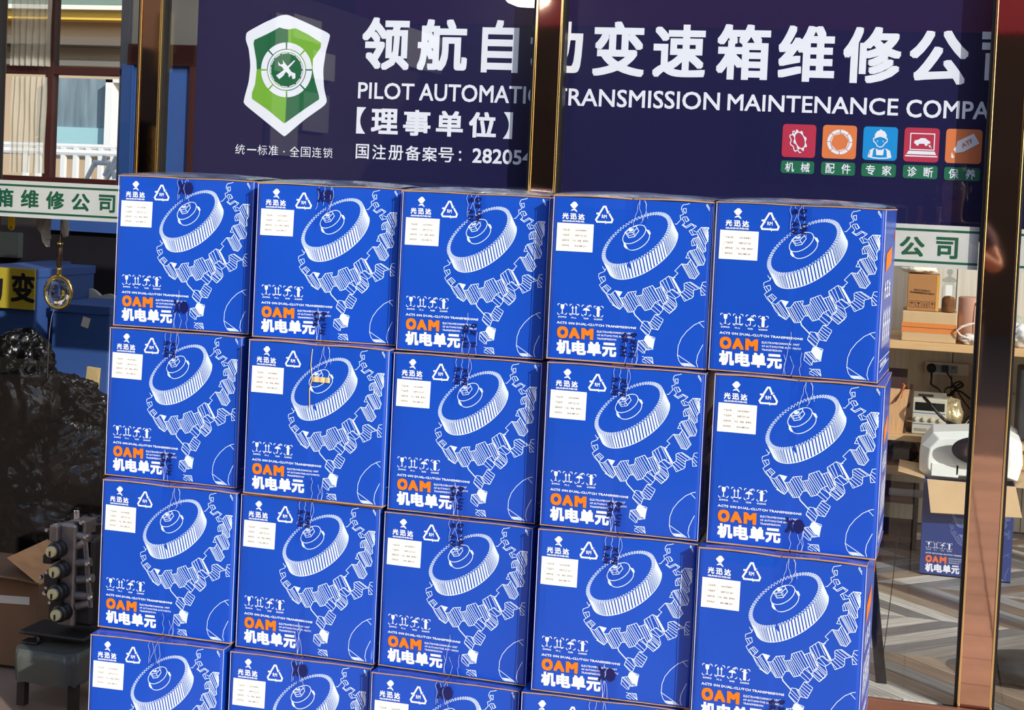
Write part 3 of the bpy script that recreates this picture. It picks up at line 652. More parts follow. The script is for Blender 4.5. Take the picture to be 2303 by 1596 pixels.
def body_mesh(var, scale_art=True):
    f = front_shape(var); m = MB(); r = .0095; e = .0032
    NX, NZ = 22, 16
    zs = [e+(BH-2*e)*j/NZ for j in range(NZ+1)]; ring = []
    prof = [(-BW/2+r+(BW-2*r)*i/NX, 0.0, 1) for i in range(NX+1)]
    def arc(cx, cy, a0): return [(cx+r*cos(R_(a0+90*k/4)), cy+r*sin(R_(a0+90*k/4)), 0) for k in range(1, 4)]
    prof += arc(BW/2-r, r, -90)+[(BW/2, r+(BD-2*r)*k/6, 2) for k in range(7)]+arc(BW/2-r, BD-r, 0)+[(BW/2-r-(BW-2*r)*k/6, BD, 0) for k in range(7)]+arc(-BW/2+r, BD-r, 90)+[(-BW/2, BD-r-(BD-2*r)*k/6, 0) for k in range(7)]+arc(-BW/2+r, r, 180)
    n = len(prof); rg = random.Random(var*3+5)
    for j, z in enumerate(zs):
        wob = .0012*sin(7*z/BH+var*2); pin = -.002*math.exp(-((z-BH*.02)/.02)**2)*(1 if var == 1 else .3)
        for (x, y, k) in prof:
            dy = -f(x+BW/2, z) if k == 1 else 0
            if k == 0 and y < r: dx_ = wob+pin*(1 if x < 0 else -1); m.v.append((x+(dx_ if x < 0 else -dx_)*.6, y, z))
            else: m.v.append((x, y+dy, z))
    for j in range(NZ):
        for i in range(n): m.f.append((j*n+i, j*n+(i+1) % n, (j+1)*n+(i+1) % n, (j+1)*n+i)); m.mi.append(0)
    m.f.append(tuple(range(n))[::-1]); m.mi.append(0); m.f.append(tuple(NZ*n+i for i in range(n))); m.mi.append(0)
    return m
def flap_mesh(z0, top, s, var):
    """one of the two closing flaps: laminated outside, raw kraft at the cut edges"""
    m = MB(); a, b = (-BW/2-.0006, -.001) if s < 0 else (.001, BW/2+.0006); n = 10
    up = .0026 if var != 2 else .0034
    for i in range(n+1):
        x = a+(b-a)*i/n; lift = (.0012*sin(pi*i/n)*(1+var*.4) if top else 0)
        for y, z in ((-.0012+.0006*sin(i*1.7+var), 0), (BD+.001, 0), (BD+.001, up), (-.0012+.0006*sin(i*1.7+var), up)): m.v.append((x, y, z0+z+lift))
    for i in range(n):
        k = i*4
        for q_, mi in (((0, 4, 5, 1), 0), ((2, 6, 7, 3), 1), ((3, 7, 4, 0), 0), ((1, 5, 6, 2), 0)): m.f.append(tuple(k+t for t in q_)); m.mi.append(mi)
    m.f += [(0, 1, 2, 3), (n*4+3, n*4+2, n*4+1, n*4)]; m.mi += [0, 0]
    return m
def tape_mesh(var, f, top, ln):
    m = MB(); x0 = BW*.5-.026+(.004, -.006, .01)[var]; wd = .048; n, k = 8, 10
    fm = fmap(var, .0016)
    for j in range(k+1):
        for i in range(n+1):
            x = x0+wd*i/n; t = j/k; L_ = ln*(1+.25*sin(i*2.1+var)) if j == k else ln*t
            z = (BH-.001-L_) if top else (.001+L_)
            p = fm(x, z-BH); cr_ = .0007*noise.noise(Vector((i*1.3, j*1.9, var*5+(3 if top else 0))))
            m.v.append((p[0], p[1]-abs(cr_), p[2]))
    for j in range(k):
        for i in range(n): a = j*(n+1)+i; m.f.append((a, a+1, a+n+2, a+n+1)); m.mi.append(0)
    if top:
        b = len(m.v)
        for y in (-.0018, BD+.001):
            for x in (x0, x0+wd): m.v.append((x-BW/2, y, BH+.0026))
        m.f.append((b, b+1, b+3, b+2)); m.mi.append(0)
    return m
def tape_print_mesh(var, kind, top):
    P = Print(fmap(var, .0024)); x0 = BW*.5-.026+(.004, -.006, .01)[var]
    y0 = -.008 if top else -BH+.075
    if kind == 'logo':
        q_ = lambda a, b: (x0+.004+a*.04, y0-b*.036)
        for s in (((0, 0), (.14, 0), (.48, .9), (.34, .9)), ((.34, .1), (.46, .12), (.14, .95), (.02, .9)), ((.45, .3), (.62, .05), (.85, .1), (1, .4), (.95, .75), (.72, .95), (.5, .75))): P.poly([q_(*p) for p in s])
    else:
        for c_, t in ((0, 'GRAN'), (1, 'DXUN')):
            xa = x0+.006+c_*.019; rj = random.Random(var*5+c_+top*3)
            for k, ch in enumerate(t):
                z0 = y0-k*.0145-rj.uniform(0, .004); xb = xa+rj.uniform(-.002, .002)
                if rj.random() < .2: continue
                P.text(ch, (xb+.014, z0), (xb+.013, z0-.012), (xb, z0-.011), (xb+.001, z0), .05, 1)
    return P.m
MESHES = []
EDGE = mat('edge_glint', c3(176, 188, 240), .5)
for var in range(3):
    D = {}
    D['carton_body'] = (body_mesh(var).mesh('carton_body', [BLUE], False), 'carton_body')
    P = Print(fmap(var, .0007)); artwork(P); D['gear_artwork'] = P.m.mesh('gear_artwork', INK_L)
    for nm_, fn_ in (('white_lettering', lettering), ('maker_mark', maker_mark), ('recycling_mark', recycling_mark), ('handling_marks', handling)):
        P = Print(fmap(var, .0008)); fn_(P); D[nm_] = P.m.mesh(nm_, INK_W)
    P = Print(fmap(var, .0008))
    for (t, a, b, c, d) in (('O', (178, 662), (450, 672), (448, 950), (175, 945)), ('A', (455, 690), (722, 712), (722, 966), (455, 945)), ('M', (752, 706), (1052, 728), (1036, 994), (748, 968))): P.text(t, cF(*a), cF(*b), cF(*c), cF(*d), .06, 3)
    D['orange_lettering'] = P.m.mesh('orange_lettering', INK_O)
    P = Print(fmap(var, .0012)); sticker(P); D['label_sticker'] = P.m.mesh('label_sticker', PAPER)
    P = Print(fmap(var, .0016)); sticker_text(P); D['sticker_text'] = P.m.mesh('sticker_text', INK_K)
    P = Print(fmap(var, .0015)); sticker_grid(P); D['sticker_grid'] = P.m.mesh('sticker_grid', mat('grey_ink', c3(190, 190, 190), .6))
    P = Print(lambda x, y: (BW/2+.0008, x, BH+y), (1, 0, 0)); side_art(P); D['side_print'] = P.m.mesh('side_print', [INK_W, INK_O])
    for top in (0, 1):
        for s in (-1, 1): D['flap', top, s] = flap_mesh(BH-.0032 if top else 0, top, s, var).mesh('flap', [KRAFT, BLUE])
        D['tape', top] = tape_mesh(var, None, top, (.07, .10, .06)[var] if top else (.055, .075, .05)[var]).mesh('packing_tape', TAPE)
        P = Print(fmap(var, .0021)); rg = random.Random(var*9+top*4+1); x0 = BW*.5-.026+(.004, -.006, .01)[var]
        for _ in range(4):
            x = x0+rg.uniform(.004, .044); y = -.004 if top else -BH+.003; pl_ = [(x, y)]; sg_ = -1 if top else 1
            for _k in range(rg.randint(4, 7)): x += rg.uniform(-.005, .005); y += sg_*rg.uniform(.006, .016); pl_.append((x, y))
            P.line(pl_, .0006)
        D['cr', top] = P.m.mesh('tape_crease', INK_L)
        for kd in ('logo', 'letters'): D['tp', top, kd] = tape_print_mesh(var, kd, top).mesh('tape_print', INK_D)
    # glint painted on the edges: a thin pale line along the four front corners
    for sx in (-1, 1): D['edge', sx] = MB().tube([(sx*(BW/2-.0005), .0012, .003+.374*k/12+.0) for k in range(13)], .0009, 5).mesh('glint_edge', EDGE)
    MESHES.append(D)
LIDM = mat('taped_lid_sheen', c3(96, 108, 140), .22, coat=.5, bump=.3, bscale=25, var=.5, vscale=12)  # grey of the reflecting tape put into the lid colour
def lid_mesh(seed):
    m = MB(); n = 18
    def fn(a, b):
        h = .0105*(max(0, sin(pi*min(1, b*1.0)))**.6)*(.45+.75*max(0, sin(pi*a))**.5)+.0018*noise.noise(Vector((a*5, b*5, seed)))*sin(pi*a)*sin(pi*b)
        return (-BW/2+.002+(BW-.004)*a, .001+(BD-.002)*b, BH+.0012+max(h, 0))
    m.grid(fn, n, n); return m
def carton(root, var, kt='logo', kb='letters', tapes=(1, 1)):
    D = MESHES[var]
    inst('carton_body', D['carton_body'][0], root)
    for n_ in ('gear_artwork', 'white_lettering', 'maker_mark', 'recycling_mark', 'handling_marks', 'orange_lettering', 'side_print'): inst(n_, D[n_], root)
    for s in (-1, 1): inst('glint_edge', D['edge', s], root)
    st = inst('label_sticker', D['label_sticker'], root); inst('sticker_text', D['sticker_text'], st); inst('sticker_grid', D['sticker_grid'], st)
    for top in (0, 1):
        for s in (-1, 1): inst('flap', D['flap', top, s], root)
        if tapes[1-top]:
            tp = inst('packing_tape', D['tape', top], root); kd = kt if top else kb
            inst('tape_crease', D['cr', top], tp)
            if kd: inst('tape_print', D['tp', top, kd], tp)
FIT = {
(0,0):(-1.7708,-1.0444,.0378,1.2274,.0072,-.0047),(0,1):(-1.3816,-1.0717,.0768,1.2287,.004,-.0082),(0,2):(-1.0132,-1.0892,.0279,1.224,-.0005,-.006),(0,3):(-.6357,-1.1356,.003,1.2344,.0091,-.0105),(0,4):(-.2681,-1.1567,-.0539,1.2372,.0096,-.0105),
(1,0):(-1.7747,-1.0619,-.0133,.8532,.0077,-.0101),(1,1):(-1.3762,-1.1143,-.0178,.8544,.0045,-.0092),(1,2):(-1.0105,-1.1095,.0014,.8506,.0032,-.01),(1,3):(-.6295,-1.1611,-.0053,.8615,.0041,-.0109),(1,4):(-.2503,-1.1791,-.0216,.8647,.0075,-.0114),
(2,0):(-1.7578,-1.0969,-.0089,.4809,.0096,-.0116),(2,1):(-1.3856,-1.1043,-.0103,.4782,.0032,-.0069),(2,2):(-1.0113,-1.1249,-.0395,.4832,.0088,-.0158),(2,3):(-.6278,-1.1739,.026,.4927,.005,-.0143),(2,4):(-.2638,-1.2174,-.0346,.4811,.0027,-.006),
(3,0):(-1.7548,-1.138,.045,.0973,-.0041,0),(3,1):(-1.3862,-1.1246,.0232,.0952,.003,0),(3,2):(-1.0155,-1.1586,.002,.1001,.002,0),(3,3):(-.6448,-1.1805,.0392,.1099,.0088,0),(3,4):(-.272,-1.215,.01,.0975,.003,0)}
ROWN = ['top row', 'second row', 'third row', 'bottom row']
COLN = ['leftmost', 'second from left', 'middle', 'second from right', 'rightmost']
VAR = {(0,0):(0,'logo','logo'),(0,1):(1,'logo','letters'),(0,2):(0,'letters','letters'),(0,3):(2,None,'letters'),(0,4):(0,'letters',None),(1,0):(1,'letters','letters'),(1,1):(2,None,None),(1,2):(1,'letters','letters'),(1,3):(1,'letters','letters'),(1,4):(2,None,'logo'),
       (2,0):(2,None,None),(2,1):(1,'letters',None),(2,2):(0,'letters',None),(2,3):(1,'letters','logo'),(2,4):(2,None,'letters'),(3,0):(0,None,None),(3,1):(0,'logo',None),(3,2):(0,'logo',None),(3,3):(1,'letters',None),(3,4):(2,None,None)}
NOTE = {(0,0):'dark tape mark over the gear', (1,1):'torn tape on the gear hub', (1,4):'dark tape mark at its bottom edge', (2,3):'dark tape letters above the gear', (0,3):'slip of tape hanging from its top', (3,1):'dark tape mark at its top edge'}
for (r, c), (x, y, th, zb_, dw, dh) in FIT.items():
    if r == 3: z0 = G; zt_ = FIT[(2, c)][3]
    else: z0 = zb_; zt_ = FIT[(r-1, c)][3] if r else zb_+BH+dh
    z0 = z0 if r < 3 else G
    hh = zt_-z0-.0036 if r else BH+dh
    lab = 'blue carton with white gear print, %s in the %s of the stack' % (COLN[c], ROWN[r])
    if (r, c) in NOTE: lab = 'blue carton with %s, %s in %s' % (NOTE[(r, c)].replace('dark tape', 'dark tape'), COLN[c], ROWN[r])
    t = thing('blue_carton', lab, 'box', (x, y, z0), th, 'blue cartons stacked in front of the shop')
    t.scale = ((BW+dw)/BW, 1, hh/BH)
    v, kt, kb = VAR[(r, c)]
    carton(t, v, kt, kb)
    if r == 0: lid_mesh(c*3.3).obj('bulging_lid', LIDM, t, smooth=True)
    if (r, c) == (1, 1):
        m = MB(); f = fmap(v, .002)
        pts = [(.163, -.012), (.161, -.05), (.166, -.083), (.160, -.11), (.162, -.155)]
        m.tube([f(*p) for p in pts], .0012, 5); m.grid(lambda a, b: (lambda p: (p[0], p[1]-.003*abs(sin(a*9)), p[2]))(f(.166+a*.045, -.078-b*.013)), 10, 2)
        m.obj('torn_tape', mat('torn_tape_kraft', c3(200, 176, 130), .5), t)
#PART3
# ------------------------------------------------------------------ shop interior, left bay
def XZ(px, py, Y): p = at(px, py, Y=Y); return p.x, p.z
WY = 1.8
xa = XZ(278, 200, WY)[0]; zsill = XZ(200, 404, WY)[1]; zhd = XZ(330, 148, WY)[1]; zhu = XZ(330, 100, WY)[1]
xj0 = XZ(429, 250, WY)[0]; xj1 = XZ(468, 250, WY)[0]
o = struct('wall_inner', MB().box(-5.4, WY, FL, xa, WY+.1, zsill-.03).box(xj1, WY, FL, -1.0, WY+.1, 3.4).box(xa, WY, zhu, xj1, WY+.1, 3.4).box(-5.4, WY, 2.7, xa, WY+.1, 3.4), mat('inner_wall', c3(150, 150, 150), .85, var=.05))
MB().box(-4.9, WY-.012, FL, xa, WY, zsill-.03).obj('dado', WALLD, o)
fr = tag(empty('window_5', (0, 0, 0)), kind='structure')
zm0, zm1 = XZ(200, 170, WY)[1], XZ(200, 152, WY)[1]; xm0, xm1 = XZ(106, 200, WY)[0], XZ(124, 200, WY)[0]
MB().box(xm0, WY-.02, zsill, xm1, WY+.03, 2.7).obj('mullion', BROWNF, fr, bevel=.003)
MB().box(-5.0, WY-.02, zm0, xm0, WY+.03, zm1).box(xm1, WY-.02, zm0, xa, WY+.03, zm1).obj('transom', BROWNF, fr, bevel=.003)
MB().box(-5.0, WY-.03, zsill-.04, xa, WY+.05, zsill+.004).obj('window_sill', BROWNF, fr, bevel=.003)
x0_, x1_ = XZ(272, 200, WY)[0], XZ(292, 200, WY)[0]
MB().box(x0_, WY-.02, zsill, x1_, WY+.03, 2.7).obj('window_frame', mat('grey_blue_frame', c3(92, 100, 116), .5), fr, bevel=.003)
for a, b, c, d in ((-5.0, xm0, zm1, 2.7), (xm1, x0_, zm1, 2.7), (-5.0, xm0, zsill, zm0), (xm1, x0_, zsill, zm0)):
    MB().box(a, WY+.002, c, b, WY+.006, d).obj('pane', GLASS, fr)
cur = mat('dusty_plastic_film', c3(200, 196, 184), .5, alpha=.55)
for (pa, pb, ta, tb) in ((27, 98, 172, 388), (27, 112, 0, 148)):
    a, c = XZ(pa, ta, WY-.05)[0], XZ(pb, tb, WY-.05)[0]; z1, z0 = XZ(60, ta, WY-.05)[1], XZ(60, tb, WY-.05)[1]
    if ta == 0: z1 = 2.68
    m = MB(); m.grid(lambda u, v: (a+(c-a)*u, WY-.05+.008*sin(u*40)+.004*sin(v*7+u*9), z0+(z1-z0)*v), 60, 8)
    t = m.obj('plastic_curtain', cur, smooth=True); tag(t, 'cloudy plastic film hanging over the %s left window pane' % ('lower' if ta else 'upper'), 'curtain', 'plastic films on the inner window')
# door with blue leaf and brown frame
dr = tag(empty('door_1', (0, 0, 0)), kind='structure')
MB().box(x1_+.0, WY-.03, zhd, xj1, WY+.03, zhu).obj('head_frame', BROWNF, dr, bevel=.003)
MB().box(xj0, WY-.03, FL, xj1, WY+.03, zhd).obj('side_frame', BROWNF, dr, bevel=.003)
MB().box(x1_, WY-.01, FL, xj0, WY+.02, zhd).obj('door_leaf', STEELBLUE, dr)
MB().box(x1_-.03, WY-.03, FL, x1_+.03, WY-.008, zhd).obj('leaf_stile', mat('deep_blue_paint', c3(40, 72, 132), .5), dr, bevel=.003)
# yard beyond the inner window
yard = struct('yard_wall', MB().box(-26, 9.0, -.5, -5, 9.2, 6), mat('beige_render', c3(206, 180, 150), .9, var=.08, vscale=1))
def yb(name, pa, pb, ta, tb, m, dy=.1, Y=9.0):
    a, c = XZ(pa, ta, Y-dy)[0], XZ(pb, tb, Y-dy)[0]; z1, z0 = XZ((pa+pb)/2, ta, Y-dy)[1], XZ((pa+pb)/2, tb, Y-dy)[1]
    return MB().box(a, Y-dy, z0, c, Y, z1).obj(name, m, yard)
yb('yellow_band', -200, 320, 22, 42, mat('yellow_render', c3(250, 205, 90), .8), .25)
yb('white_cornice', -200, 320, 9, 19, mat('white_render', c3(250, 248, 235), .8), .35)
yb('glazing_band', -200, 320, -60, 8, mat('green_glazing', c3(120, 140, 132), .2), .05)
yb('shadow_band', -200, 320, 80, 98, mat('grey_shadow_band', c3(120, 108, 96), .9), .3)  # dark shadow on the wall painted as a grey strip
yb('lower_shadow_gap', -200, 320, 128, 145, mat('grey_gap', c3(130, 124, 116), .9), .1)
yb('corrugated_screen', 100, 240, 176, 286, mat('grey_blue_screen', c3(128, 148, 160), .6, var=.3, vscale=3, grain=(6, 6, .6)), .15)
yb('pale_screen', 100, 240, 286, 330, mat('pale_blue_screen', c3(170, 214, 222), .6), .18)
yb('door_panel', 248, 300, 190, 328, mat('brown_grey_panel', c3(128, 116, 116), .7), .12)
yb('pillar', 238, 248, 178, 332, mat('white_pillar', c3(250, 250, 250), .6), .3)
yb('lintel', 238, 300, 178, 186, mat('white_lintel', c3(245, 245, 245), .6), .3)
MB().box(-14, 1.95, G-.2, -2.8, 9, G-.05).obj('yard_ground', mat('yard_concrete', c3(170, 172, 176), .9, var=.1), yard)
rl = thing('yard_railing', 'white metal railing with posts in the yard behind the inner window', 'railing')
WMET = mat('white_painted_metal', c3(250, 250, 252), .5)
m = MB(); pts = [XZ(x_, y_, 7.5) for x_, y_ in ((140, 330), (300, 332))]; m.tube([(pts[0][0]-1, 7.5, pts[0][1]), (pts[1][0]+.4, 7.5, pts[1][1])], .022); m.obj('top_rail', WMET, rl)
m = MB(); pts = [XZ(x_, y_, 7.5) for x_, y_ in ((140, 344), (300, 347))]; m.tube([(pts[0][0]-1, 7.5, pts[0][1]), (pts[1][0]+.4, 7.5, pts[1][1])], .03); m.obj('lower_rail', WMET, rl)
for k in range(9):
    p = XZ(60+k*28, 330, 7.5); MB().box(p[0]-.02, 7.48, G-.05, p[0]+.02, 7.52, p[1]+.0).obj('baluster', WMET, rl)
tr = thing('pipe_trestle', 'white tubular frame standing in front of the yard railing', 'frame')
for pts in (((215, 362), (195, 402)), ((236, 350), (232, 368)), ((213, 365), (248, 368)), ((248, 368), (235, 395)), ((262, 352), (248, 382)), ((275, 350), (240, 402)), ((250, 366), (258, 402))):
    q_ = [XZ(*p, 6.0) for p in pts]; MB().tube([(a, 6.0, b) for a, b in q_], .018).obj('tube', WMET, tr)

# hanging magnifier
mx, mz = XZ(131, 657, .1)
mg = thing('magnifying_glass', 'round gold-rimmed magnifying glass hanging on a string behind the left pane', 'magnifier', (mx, .1, mz))
GOLD2 = mat('yellow_gold', (.9, .62, .15, 1), .18, metal=1)
m = MB(); m.tube([(.05*cos(2*pi*k/36), 0, .054*sin(2*pi*k/36)) for k in range(36)], .0052, 8, closed=True); m.obj('rim', GOLD2, mg, smooth=True)
LENS = mat('lens_glass', (1, 1, 1, 1), 0, trans=1, ior=1.5)
m = MB(); prof = [(.0001, -.016)]+[(.048*sin(R_(a)), -.016*cos(R_(a))) for a in range(12, 180, 12)]+[(.0001, .016)]
m.lathe(prof, axis='y', n=40); m.obj('lens', LENS, mg, smooth=True)
m = MB(); m.lathe([(.0055, .055), (.009, .062), (.006, .07), (.009, .076), (.006, .083), (.0085, .09), (.0095, .1), (.0095, .148), (.008, .153), (.0105, .157), (.0105, .166), (.004, .168)], n=16); 
m.obj('handle', [mat('dark_mottled_handle', c3(44, 30, 18), .25, var=.9, vscale=60)], mg, smooth=True)
m = MB(); m.lathe([(.0102, .157), (.0108, .166), (.004, .169)], n=16); m.lathe([(.0056, .054), (.0094, .062), (.0062, .07), (.0094, .076), (.0062, .084)], n=16); m.obj('ferrule', GOLD2, mg, smooth=True)
m = MB(); m.tube([(0, 0, .168), (.001, 0, .22), (-.001, 0, 1.475-mz)], .0008, 5); m.obj('cord', mat('brown_cord', c3(110, 84, 50), .8), mg)
STR = mat('pale_string', c3(190, 188, 180), .7)
m = MB(); a = [XZ(x_, y_, .1) for x_, y_ in ((124, 692), (117, 708), (112, 740), (109, 780), (108, 815), (107, 850))]; m.tube([(p[0]-mx, 0, p[1]-mz) for p in a], .0007, 5); m.obj('dangling_string', STR, mg)
struct('trim_8', MB().box(-2.985, .05, 1.47, -2.48, .22, 1.49), BROWNF)
# key fobs and small bags hanging below the strip
def fob(px, py, Y, m_, lab):
    x_, z_ = XZ(px, py, Y); t = thing('key_tag', lab, 'key tag', (x_, Y, z_))
    b = MB(); pr = [(-.012, .02), (.012, .02), (.012, -.02), (.007, -.027), (0, -.029), (-.007, -.027), (-.012, -.02)]
    n = len(pr); b.add([(x, -.002, z) for x, z in pr]+[(x, .002, z) for x, z in pr], [tuple(range(n)), tuple(range(n, 2*n))[::-1]]+[(i, (i+1) % n, n+(i+1) % n, n+i) for i in range(n)]); b.obj('tag_body', m_, t)
    b = MB(); b.tube([(.004*cos(a_), -.003, -.021+.004*sin(a_)) for a_ in [2*pi*k/10 for k in range(10)]], .0012, 5, closed=True); b.obj('eyelet', BLACK, t)
    MB().tube([(0, 0, .02), (0, 0, 1.475-z_)], .0008, 5).obj('cord', STR, t)
fob(26, 498, .14, mat('bright_yellow_plastic', c3(250, 214, 30), .4), 'bright yellow key tag hanging under the left strip sign')
def hangbag(pts, Y, m_, lab, name='plastic_bag'):
    m = MB(); P_ = [XZ(*p, Y) for p in pts]; cx_ = sum(p[0] for p in P_)/len(P_); cz_ = sum(p[1] for p in P_)/len(P_)
    n = len(P_); vs = [(x-cx_, -.012-.006*sin(i*2), z-cz_) for i, (x, z) in enumerate(P_)]+[(x-cx_, .012, z-cz_) for x, z in P_]+[(0, -.03, 0), (0, .03, 0)]
    m.add(vs, [(i, (i+1) % n, 2*n) for i in range(n)]+[(n+(i+1) % n, n+i, 2*n+1) for i in range(n)]+[(i, n+i, n+(i+1) % n, (i+1) % n) for i in range(n)])
    m.box(-.004, -.003, 0, .004, .003, 1.475-cz_)
    t = m.obj(name, m_, loc=(cx_, Y, cz_)); tag(t, lab, 'bag'); return t
GBAG = mat('grey_white_plastic', c3(170, 168, 164), .35, bump=.3, bscale=60)
hangbag([(84, 488), (112, 488), (111, 505), (107, 520), (112, 535), (106, 541), (108, 555), (103, 545), (98, 543), (96, 525), (90, 515)], .16, GBAG, 'small crumpled white plastic bag hanging under the left strip sign')
hangbag([(142, 492), (148, 492), (150, 530), (146, 533), (142, 520)], .2, GBAG, 'narrow grey plastic strip hanging beside the magnifier string')
# blue steel cabinets
def cab(name, lab, pa, pb, ta, tb, Y, dep, extra=None):
    a, z1 = XZ(pa, ta, Y); c = XZ(pb, tb, Y)[0]
    t = thing(name, lab, 'cabinet', ((a+c)/2, Y, FL)); w_ = (c-a)/2
    MB().box(-w_, 0, 0, w_, dep, z1-FL).obj('cabinet_body', STEELBLUE, t, bevel=.006)
    MB().box(-w_-.004, -.01, z1-FL-.03, w_+.004, dep+.004, z1-FL+.006).obj('cabinet_lid', STEELBLUE, t, bevel=.004)
    return t, a, c, z1
t, a, c, z1 = cab('steel_cabinet', 'tall blue steel cabinet with a yellow plate lettered in black', -60, 79, 600, 690, .95, .45)
yp = [XZ(-60, 597, .93), XZ(79, 606, .93), XZ(75, 697, .93)]
MB().box(yp[0][0]-t.location.x, -.022, yp[2][1]-FL, yp[1][0]-t.location.x, -.012, yp[1][1]-FL).obj('yellow_plate', YELLOW, t)
P = Print(lambda x, z: (x-t.location.x, -.0235, z-FL))
def yt(ch, L, T, Rr, B):
    a_, b_ = XZ(L, T, .926); c_, d_ = XZ(Rr, B, .926); P.text(ch, (a_, b_), (c_, b_), (c_, d_), (a_, d_), .03, 2)
yt('变', 26, 612, 77.5, 682); yt('动', -44, 608, 5, 678)
P.m.obj('black_characters', INK_K, t)
t2, *_ = cab('steel_cabinet', 'blue steel cabinet with a white tag, left of the carton stack', 118, 241, 683, 890, 1.0, .32)
x_, z_ = XZ(189, 725, .985); m = MB().box(-.016, -.004, -.02, .016, 0, .02, T=Matrix.Rotation(.25, 4, 'Y')); m.obj('white_tag', WHITEP, t2, loc=(x_-t2.location.x, -.0005, z_-FL))
t3, *_ = cab('steel_cabinet', 'narrow blue steel cabinet between the yellow plate and the magnifier', 81, 122, 590, 690, 1.45, .12)
# scalloped chair back
Y = 1.36; m = MB(); n = 40; a, c = XZ(140, 650, Y)[0], XZ(262, 650, Y)[0]; zt2 = XZ(190, 643, Y)[1]
for i in range(n+1):
    x_ = a+(c-a)*i/n; z_ = zt2-.012*(i/n*3)*0 - .02*(1-abs(sin(i/n*pi*2.6+.5)))-.035*(i/n)**2
    for y_, zz in ((0, FL+.45), (0, z_), (.02, z_), (.02, FL+.45)): m.v.append((x_-(a+c)/2, y_, zz-FL))
for i in range(n):
    k = i*4; m.f += [(k, k+4, k+5, k+1), (k+1, k+5, k+6, k+2), (k+2, k+6, k+7, k+3)]; m.mi += [0]*3
t = thing('scalloped_panel', 'grey-white plastic panel with scalloped top edge behind the blue cabinet', 'panel', ((a+c)/2, Y, FL))
SCAL = mat('grey_white_plastic_shell', c3(176, 182, 186), .45); m.obj('panel_sheet', SCAL, t, smooth=False)
MB().box(-(c-a)/2, 0, 0, (c-a)/2, .02, .46).obj('panel_foot', SCAL, t)
# dark machine behind
a, z1 = XZ(0, 505, 1.62); c, z0 = XZ(262, 640, 1.62)
t = thing('tool_cupboard', 'dark cupboard with a blue upper rail against the inner wall', 'cupboard', ((a+c)/2, 1.45, FL)); w_ = (c-a)/2
MB().box(-w_, 0.17, 0, w_+.1, .33, z1-FL).obj('cupboard_body', mat('near_black_paint', c3(24, 22, 30), .6), t, bevel=.004)
a2, zz = XZ(118, 500, 1.6); c2, zz2 = XZ(262, 525, 1.6); MB().box(a2-t.location.x, .14, zz2-FL, c2-t.location.x+.05, .17, zz-FL+.02).obj('upper_rail', STEELBLUE, t)
a2, zz = XZ(-10, 520, 1.6); c2, zz2 = XZ(45, 580, 1.6); MB().box(a2-t.location.x, .13, zz2-FL, c2-t.location.x, .17, zz-FL).obj('glass_panel', mat('dim_panel', c3(58, 64, 66), .3), t)

# heap of black bin bags behind the left pane
BAGM = mat('black_bin_bag', c3(9, 9, 11), .2, bump=.55, bscale=26, spec=.7)
def bag(pc, rx, ry, rz, Y, seed, lab):
    x_, z_ = XZ(*pc, Y); import bmesh
    b = bmesh.new(); bmesh.ops.create_icosphere(b, subdivisions=5, radius=1)
    for v in b.verts:
        n_ = v.co.copy(); s_ = seed*3.1
        r1 = noise.noise(n_*1.3+Vector((s_, 0, 0))); r2 = abs(noise.noise(n_*3.2+Vector((0, s_, 0)))); r3 = abs(noise.noise(n_*8+Vector((0, 0, s_)))); r4 = abs(noise.noise(n_*19+Vector((s_, 3, 0))))
        k = 1+.28*r1-.26*r2-.16*r3-.06*r4; v.co = Vector((n_.x*rx*k, n_.y*ry*k, n_.z*rz*k))
    me = bpy.data.meshes.new('bin_bag'); b.to_mesh(me); b.free(); me.materials.append(BAGM); me.polygons.foreach_set('use_smooth', [True]*len(me.polygons))
    o = bpy.data.objects.new('bin_bag', me); COL.objects.link(o); o.location = (x_, Y, z_); tag(o, lab, 'bag', 'black bin bags heaped behind the left pane'); return o
bag((30, 870), .2, .13, .21, .26, 1, 'glossy crumpled black bin bag, topmost of the heap at the left edge')
bag((150, 915), .2, .12, .13, .50, 2, 'glossy black bin bag right below the wooden batten')
bag((185, 1040), .14, .1, .16, .22, 3, 'black bin bag bulging towards the carton stack')
bag((60, 1080), .23, .13, .2, .52, 4, 'black bin bag in the middle of the heap at the left edge')
bag((140, 1200), .22, .1, .16, .24, 5, 'dark bin bag at the foot of the heap behind the metal casting')
bag((10, 1270), .2, .12, .2, .5, 6, 'bottom bin bag of the heap, at the lower left edge')
x_, z_ = XZ(208, 860, .7); t = MB().box(-.026, -.008, FL-z_+.005, .026, .008, .058, T=Matrix.Rotation(.06, 4, 'Y')).obj('wooden_batten', mat('rough_pine', c3(196, 172, 122), .8, var=.3, vscale=30, grain=(20, 20, 1)), loc=(x_, .7, z_), bevel=.002)
tag(t, 'pale rough wooden batten sticking up from behind the black bags', 'batten')
x_, z_ = XZ(52, 790, .62); m = MB(); m.add([(-.06, 0, FL-z_), (.07, 0, FL-z_), (-.0, 0, .05), (-.06, .02, FL-z_), (.07, .02, FL-z_), (0, .02, .05)], [(0, 1, 2), (5, 4, 3), (0, 3, 4, 1), (1, 4, 5, 2), (2, 5, 3, 0)])
t = m.obj('card_sheet', mat('dark_card', c3(30, 26, 24), .8), loc=(x_, .62, z_)); tag(t, 'dark pointed card corner rising from the bag heap', 'cardboard')

